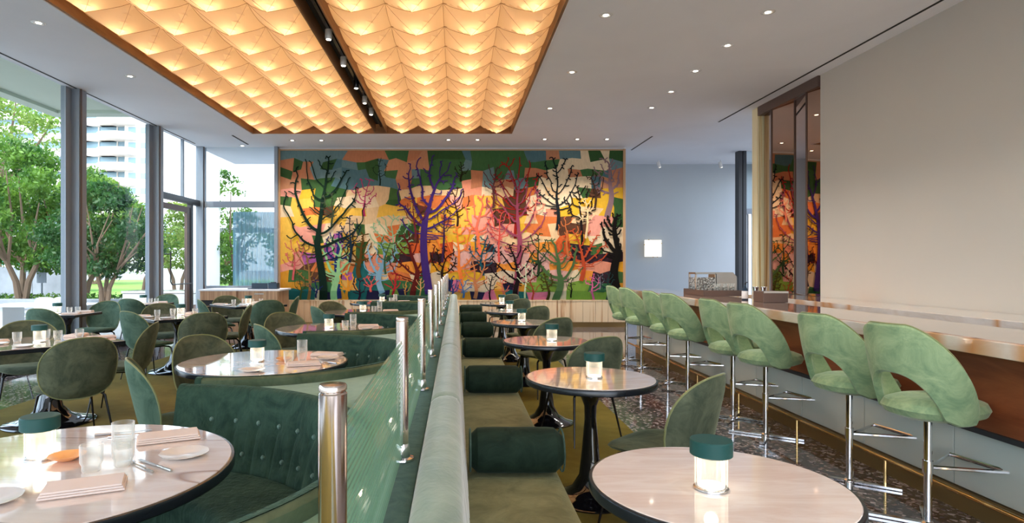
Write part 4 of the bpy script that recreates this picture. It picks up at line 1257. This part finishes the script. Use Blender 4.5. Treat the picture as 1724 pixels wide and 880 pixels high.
# leaves
def leaf_mat(name, a, b):
    m = bpy.data.materials.new(name); m.use_nodes = True; t_ = m.node_tree
    p = t_.nodes['Principled BSDF']; p.inputs['Roughness'].default_value = .5
    oi = N(m, 'ShaderNodeTexCoord'); n_ = noise(m, oi.outputs['Object'], 1.3, 3)
    c = ramp(m, n_, [(.35, a), (.65, b)]); L(m, c, p.inputs['Base Color'])
    tr = N(m, 'ShaderNodeBsdfTranslucent'); L(m, c, tr.inputs[0])
    mx = N(m, 'ShaderNodeMixShader'); mx.inputs[0].default_value = .45
    L(m, p.outputs[0], mx.inputs[1]); L(m, tr.outputs[0], mx.inputs[2]); L(m, mx.outputs[0], t_.nodes['Material Output'].inputs[0])
    return m
M['leaf'] = leaf_mat('leaf_green', lin(48,92,28), lin(120,158,56)); M['leaf2'] = leaf_mat('leaf_yellow_green', lin(100,134,46), lin(150,170,80))
M['leaf3'] = leaf_mat('leaf_deep', lin(26,62,30), lin(62,104,44))
bark = mat('bark', lin(128,104,84), .9)
def leaves(mb, c, r, n, s, rg):
    for _ in range(n):
        while True:
            p = Vector((rg.uniform(-1,1), rg.uniform(-1,1), rg.uniform(-1,1)))
            if p.length < 1: break
        p = p*(.55+.45*rg.random())
        p = Vector((c[0]+p.x*r, c[1]+p.y*r, c[2]+p.z*r*.6))
        a = Vector((rg.gauss(0,1), rg.gauss(0,1), rg.gauss(0,.6))).normalized(); b = a.orthogonal().normalized(); b.rotate(Matrix.Rotation(rg.uniform(0,6.3), 3, a))
        k_ = s*rg.uniform(.6, 1.3); d = a.cross(b)
        mb.face([p-b*k_, p+d*k_*.45, p+b*k_, p-d*k_*.45])
def tree(x, y, h, R, z0, nl, ls, lm, seed, lab, stems=3, name='garden_tree'):
    rg = random.Random(seed)
    t = thing(name, lab, 'tree', (x, y, GZ))
    fo = MB(); tr = MB()
    tips = []
    for s in range(stems):
        a = 2*PI*s/stems+rg.uniform(-.4,.4); sp = rg.uniform(.15,.3)*R
        p0 = Vector((math.cos(a)*.08, math.sin(a)*.08, 0)); p1 = Vector((math.cos(a)*sp*.5, math.sin(a)*sp*.5, z0*.55)); p2 = Vector((math.cos(a)*sp*1.3, math.sin(a)*sp*1.3, z0))
        th = h*.022
        tr.tube([p0, p1, p2], [th, th*.8, th*.65], 7)
        for q in range(5):
            b = a+rg.uniform(-1.3,1.3); e = p2+Vector((math.cos(b)*R*rg.uniform(.3,.8), math.sin(b)*R*rg.uniform(.3,.8), (h-z0)*rg.uniform(.15,.85)))
            m_ = (p2+e)/2+Vector((rg.uniform(-.2,.2), rg.uniform(-.2,.2), -.1))
            tr.tube([p2-(p2-p1)*.3*rg.random(), m_, e], [th*.5, th*.35, th*.12], 5); tips += [m_, e]
    nc = 64
    for _ in range(nc):
        u = rg.random(); zz = z0*.85+(h-z0*.85)*u; rr = R*math.sqrt(max(.05, 1-(1.9*abs(u-.42))**2))
        a = rg.uniform(0, 2*PI); q = rr*math.sqrt(rg.random())
        leaves(fo, (math.cos(a)*q, math.sin(a)*q, zz), R*.31, nl//nc, ls, rg)
    tr.build('trunk', bark, t); f = fo.build('foliage', lm, t, smooth=False, recalc=False); f['kind'] = 'stuff'
def at(px, d): return (px-768)*d/F
tree(at(20, 21), 21.5, 5.7, 2.2, 1.7, 13000, .085, M['leaf'], 1, 'broad green garden tree with forked trunk at the left edge of the view')
tree(at(62, 21), 23.5, 5.3, 1.9, 1.6, 10000, .085, M['leaf'], 2, 'green multi-stem garden tree just left of the big window mullion')
tree(at(160, 19), 19.5, 4.0, 1.7, 1.4, 9000, .075, M['leaf3'], 3, 'deep green garden tree seen between the two window mullions')
tree(at(-10, 30), 30, 10.5, 3.0, 5.4, 6000, .12, M['leaf2'], 4, 'tall yellow-green tree rising behind the left garden trees')
tree(at(226, 27), 27.5, 4.2, 1.7, 1.6, 3000, .09, M['leaf2'], 5, 'small pale green tree on the lawn', 1)
tree(at(290, 24), 24.5, 3.9, 1.2, 1.7, 2600, .08, M['leaf2'], 6, 'pale tree seen through the glazed door', 2)
tree(at(378, 24), 24, 5.2, 1.2, 1.0, 3000, .08, M['leaf'], 8, 'green tree seen through the far glass wall', 1)
for k in range(6): tree(-52+k*8.2, 46+random.uniform(-2,2), 8.0, 3.9, 1.4, 4200, .22, M['leaf2'] if k % 2 else M['leaf'], 20+k, 'bushy background tree beyond the concrete wall, %s from the left' % ['first','second','third','fourth','fifth','sixth'][k], 2)
hb = MB(); rg = random.Random(3)
for k in range(90): leaves(hb, (-27+k*.21, 0, .22), .28, 60, .05, rg)
o = hb.build('hedge', M['leaf'], smooth=False, recalc=False, loc=(0, 21.6, GZ+.16)); tag(o, 'low clipped green ground cover behind the stone kerb', 'hedge', kind='stuff')
# tower block
tw = mat('tower_white', lin(232,224,216), .8); twg = mat('tower_glass', lin(140,170,186), .2, spec=.6)
tb_ = thing('apartment_tower', 'tall white apartment tower with rounded balcony bands far behind the trees', 'building', (0, 0, 0))
D = 120
xa, xb, xm = at(52, D), at(255, D), at(205, D)
MB().box(xa, xb, D+2, D+22, 0, 62).build('core', twg, tb_, smooth=False)
MB().box(xb-5.6, xb, D+.6, D+2, 0, 62).build('side_wall', tw, tb_, smooth=False)
for f in range(20):
    z = 2+f*3.0
    MB().box(xa, xm-2, D+.8, D+2, z, z+1.5).build('balcony_band', tw, tb_, smooth=False)
    P = [(xm-5, D+2), (xm-4.6, D-.6), (xm-3, D-1.8), (xm, D-2.0), (xm+2.2, D-1.0), (xm+3, D+2)]
    MB().prism(P, z, z+1.4).build('round_balcony', tw, tb_, smooth=False)
    P = [(at(52, D)+6, D+2), (at(52, D)+6.3, D-.4), (at(52, D)+8.5, D-1.6), (at(52,D)+10.5, D-.4), (at(52, D)+11, D+2)]
    MB().prism(P, z, z+1.4).build('round_balcony', tw, tb_, smooth=False)
    for q in range(2): MB().box(xb-4.8+q*2.4, xb-3.4+q*2.4, D+.5, D+.62, z+1.5, z+2.6).build('window', twg, tb_, smooth=False)
    for q in range(5): MB().box(xa+1+q*3.7, xa+1.25+q*3.7, D+1.8, D+2, z+1.5, z+3).build('pier', tw, tb_, smooth=False)
b2 = thing('low_tower', 'second pale apartment block with banded floors at the far left', 'building', (0, 0, 0))
MB().box(at(-140, 140), at(46, 140), 142, 160, 0, 52).build('core', twg, b2, smooth=False)
for f in range(17): MB().box(at(-140, 140), at(48, 140), 140.5, 142, 1+f*3.1, 2.7+f*3.1).build('balcony_band', tw, b2, smooth=False)
# overhang of this building and its white wing
oh = thing('roof_overhang', 'pale green painted concrete roof overhang above the terrace', 'roof overhang', (0, 0, 0))
ohm = mat('overhang_paint', lin(206,216,200), .8)
MB().box(-8.0, WX-.01, -6, 12.2, 4.48, 4.8).build('slab', ohm, oh, smooth=False)
MB().box(-8.0, -7.75, -6, 12.2, 4.42, 4.48).box(-7.75, WX-.32, 11.9, 12.2, 4.42, 4.48).build('edge_beam', ohm, oh, smooth=False)
wg = thing('white_wing', 'white rendered building wing seen through the far glass', 'building', (0, 0, 0))
MB().box(at(250, 26), -2.5, 26, 30, 3.05, 8).build('upper_block', M['white_wall'], wg, smooth=False)
MB().box(at(318, 22), at(352, 22), 22, 23, GZ, 7).build('pier', M['white_wall'], wg, smooth=False)
MB().box(at(252, 33), at(320, 33), 33, 34, GZ, 2.4).build('side_wall', M['white_wall'], wg, smooth=False)
MB().box(-4.2, -3.4, 17, 26, GZ, 8).build('end_wall', M['white_wall'], wg, smooth=False)
# curtain beyond the far glass
cu = MB(); rows = []
for i in range(121):
    x = -5.58+1.15*i/120
    rows.append([(x, .05*math.sin(i*.55)+.02*math.sin(i*1.7), z) for z in (.0, 1.4, 2.8)])
cu.grid(rows); o = cu.build('sheer_curtain', M['curtain'], loc=(0, 15.3, .0), recalc=False)
tag(o, 'pale blue pleated sheer curtain hanging beyond the far glass wall', 'curtain')
# patio furniture and sign
def patio(x, y, lab):
    t = thing('patio_table', lab, 'table', (x, y, GZ))
    MB().box(-.95, .95, -.4, .4, .70, .74).build('table_top', M['white_wall'], t, smooth=False)
    for sx in (-1, 1):
        MB().box(sx*.75-.03, sx*.75+.03, -.3, .3, 0, .70).build('leg_panel', M['white_wall'], t, smooth=False)
patio(at(85, 12.0), 12.0, 'long white patio table outside the window')
for k, (px, d) in enumerate(((70, 12.9), (100, 13.0))):
    t = thing('patio_chair', 'grey-green patio chair behind the outdoor table, %s one' % ['left', 'right'][k], 'chair', (at(px, d), d, GZ))
    MB().pillow(.5, .4, .03, 3, lambda x, z, c: (x, .1+c+x*x*.4, .62+z)).build('backrest', M['panel_green'], t)
    MB().pillow(.46, .46, .03, 3, lambda x, y, c: (x, y-.14, .44+c)).build('seat', M['panel_green'], t)
    for sx in (-.19, .19):
        for sy in (-.32, .08): MB().tube([(sx, sy, .43), (sx, sy, 0)], .012, 6).build('leg', M['grey_metal'], t)
t = thing('garden_sign', 'small blank grey sign plate on a thin post before the garden wall', 'sign', (at(61, 22), 22.3, GZ))
MB().tube([(0,0,0), (0,0,1.2)], .03, 8).build('post', M['grey_metal'], t); MB().box(-.17, .17, -.03, .0, .85, 1.4).build('sign_plate', M['grey_metal'], t, smooth=False)
t = thing('steel_planter', 'long brushed steel outdoor counter by the glazed door', 'outdoor counter', (at(207, 17), 17, GZ))
MB().box(0, 2.3, 0, .8, .0, .72).build('body', M['bronze_frame'], t, smooth=False); MB().box(-.03, 2.33, -.03, .83, .72, .78).build('top', M['steel'], t, smooth=False); MB().box(0, 2.3, -.02, 0, .40, .70).build('front_panel', M['steel'], t, smooth=False)
ug = mat('umbrella_teal', lin(50,170,130), .7)
for k, px in enumerate((16, 112)):
    t = thing('garden_parasol', 'teal garden parasol beyond the concrete wall, %s one' % ['left', 'right'][k], 'parasol', (at(px, 34), 34, GZ), 0, 'teal parasols beyond the wall')
    MB().lathe([(1.9, 1.5), (1.0, 1.85), (.03, 2.15)], 8).build('canopy', ug, t, smooth=False); MB().tube([(0,0,0), (0,0,2.2)], .03, 8).build('pole', M['white'], t)
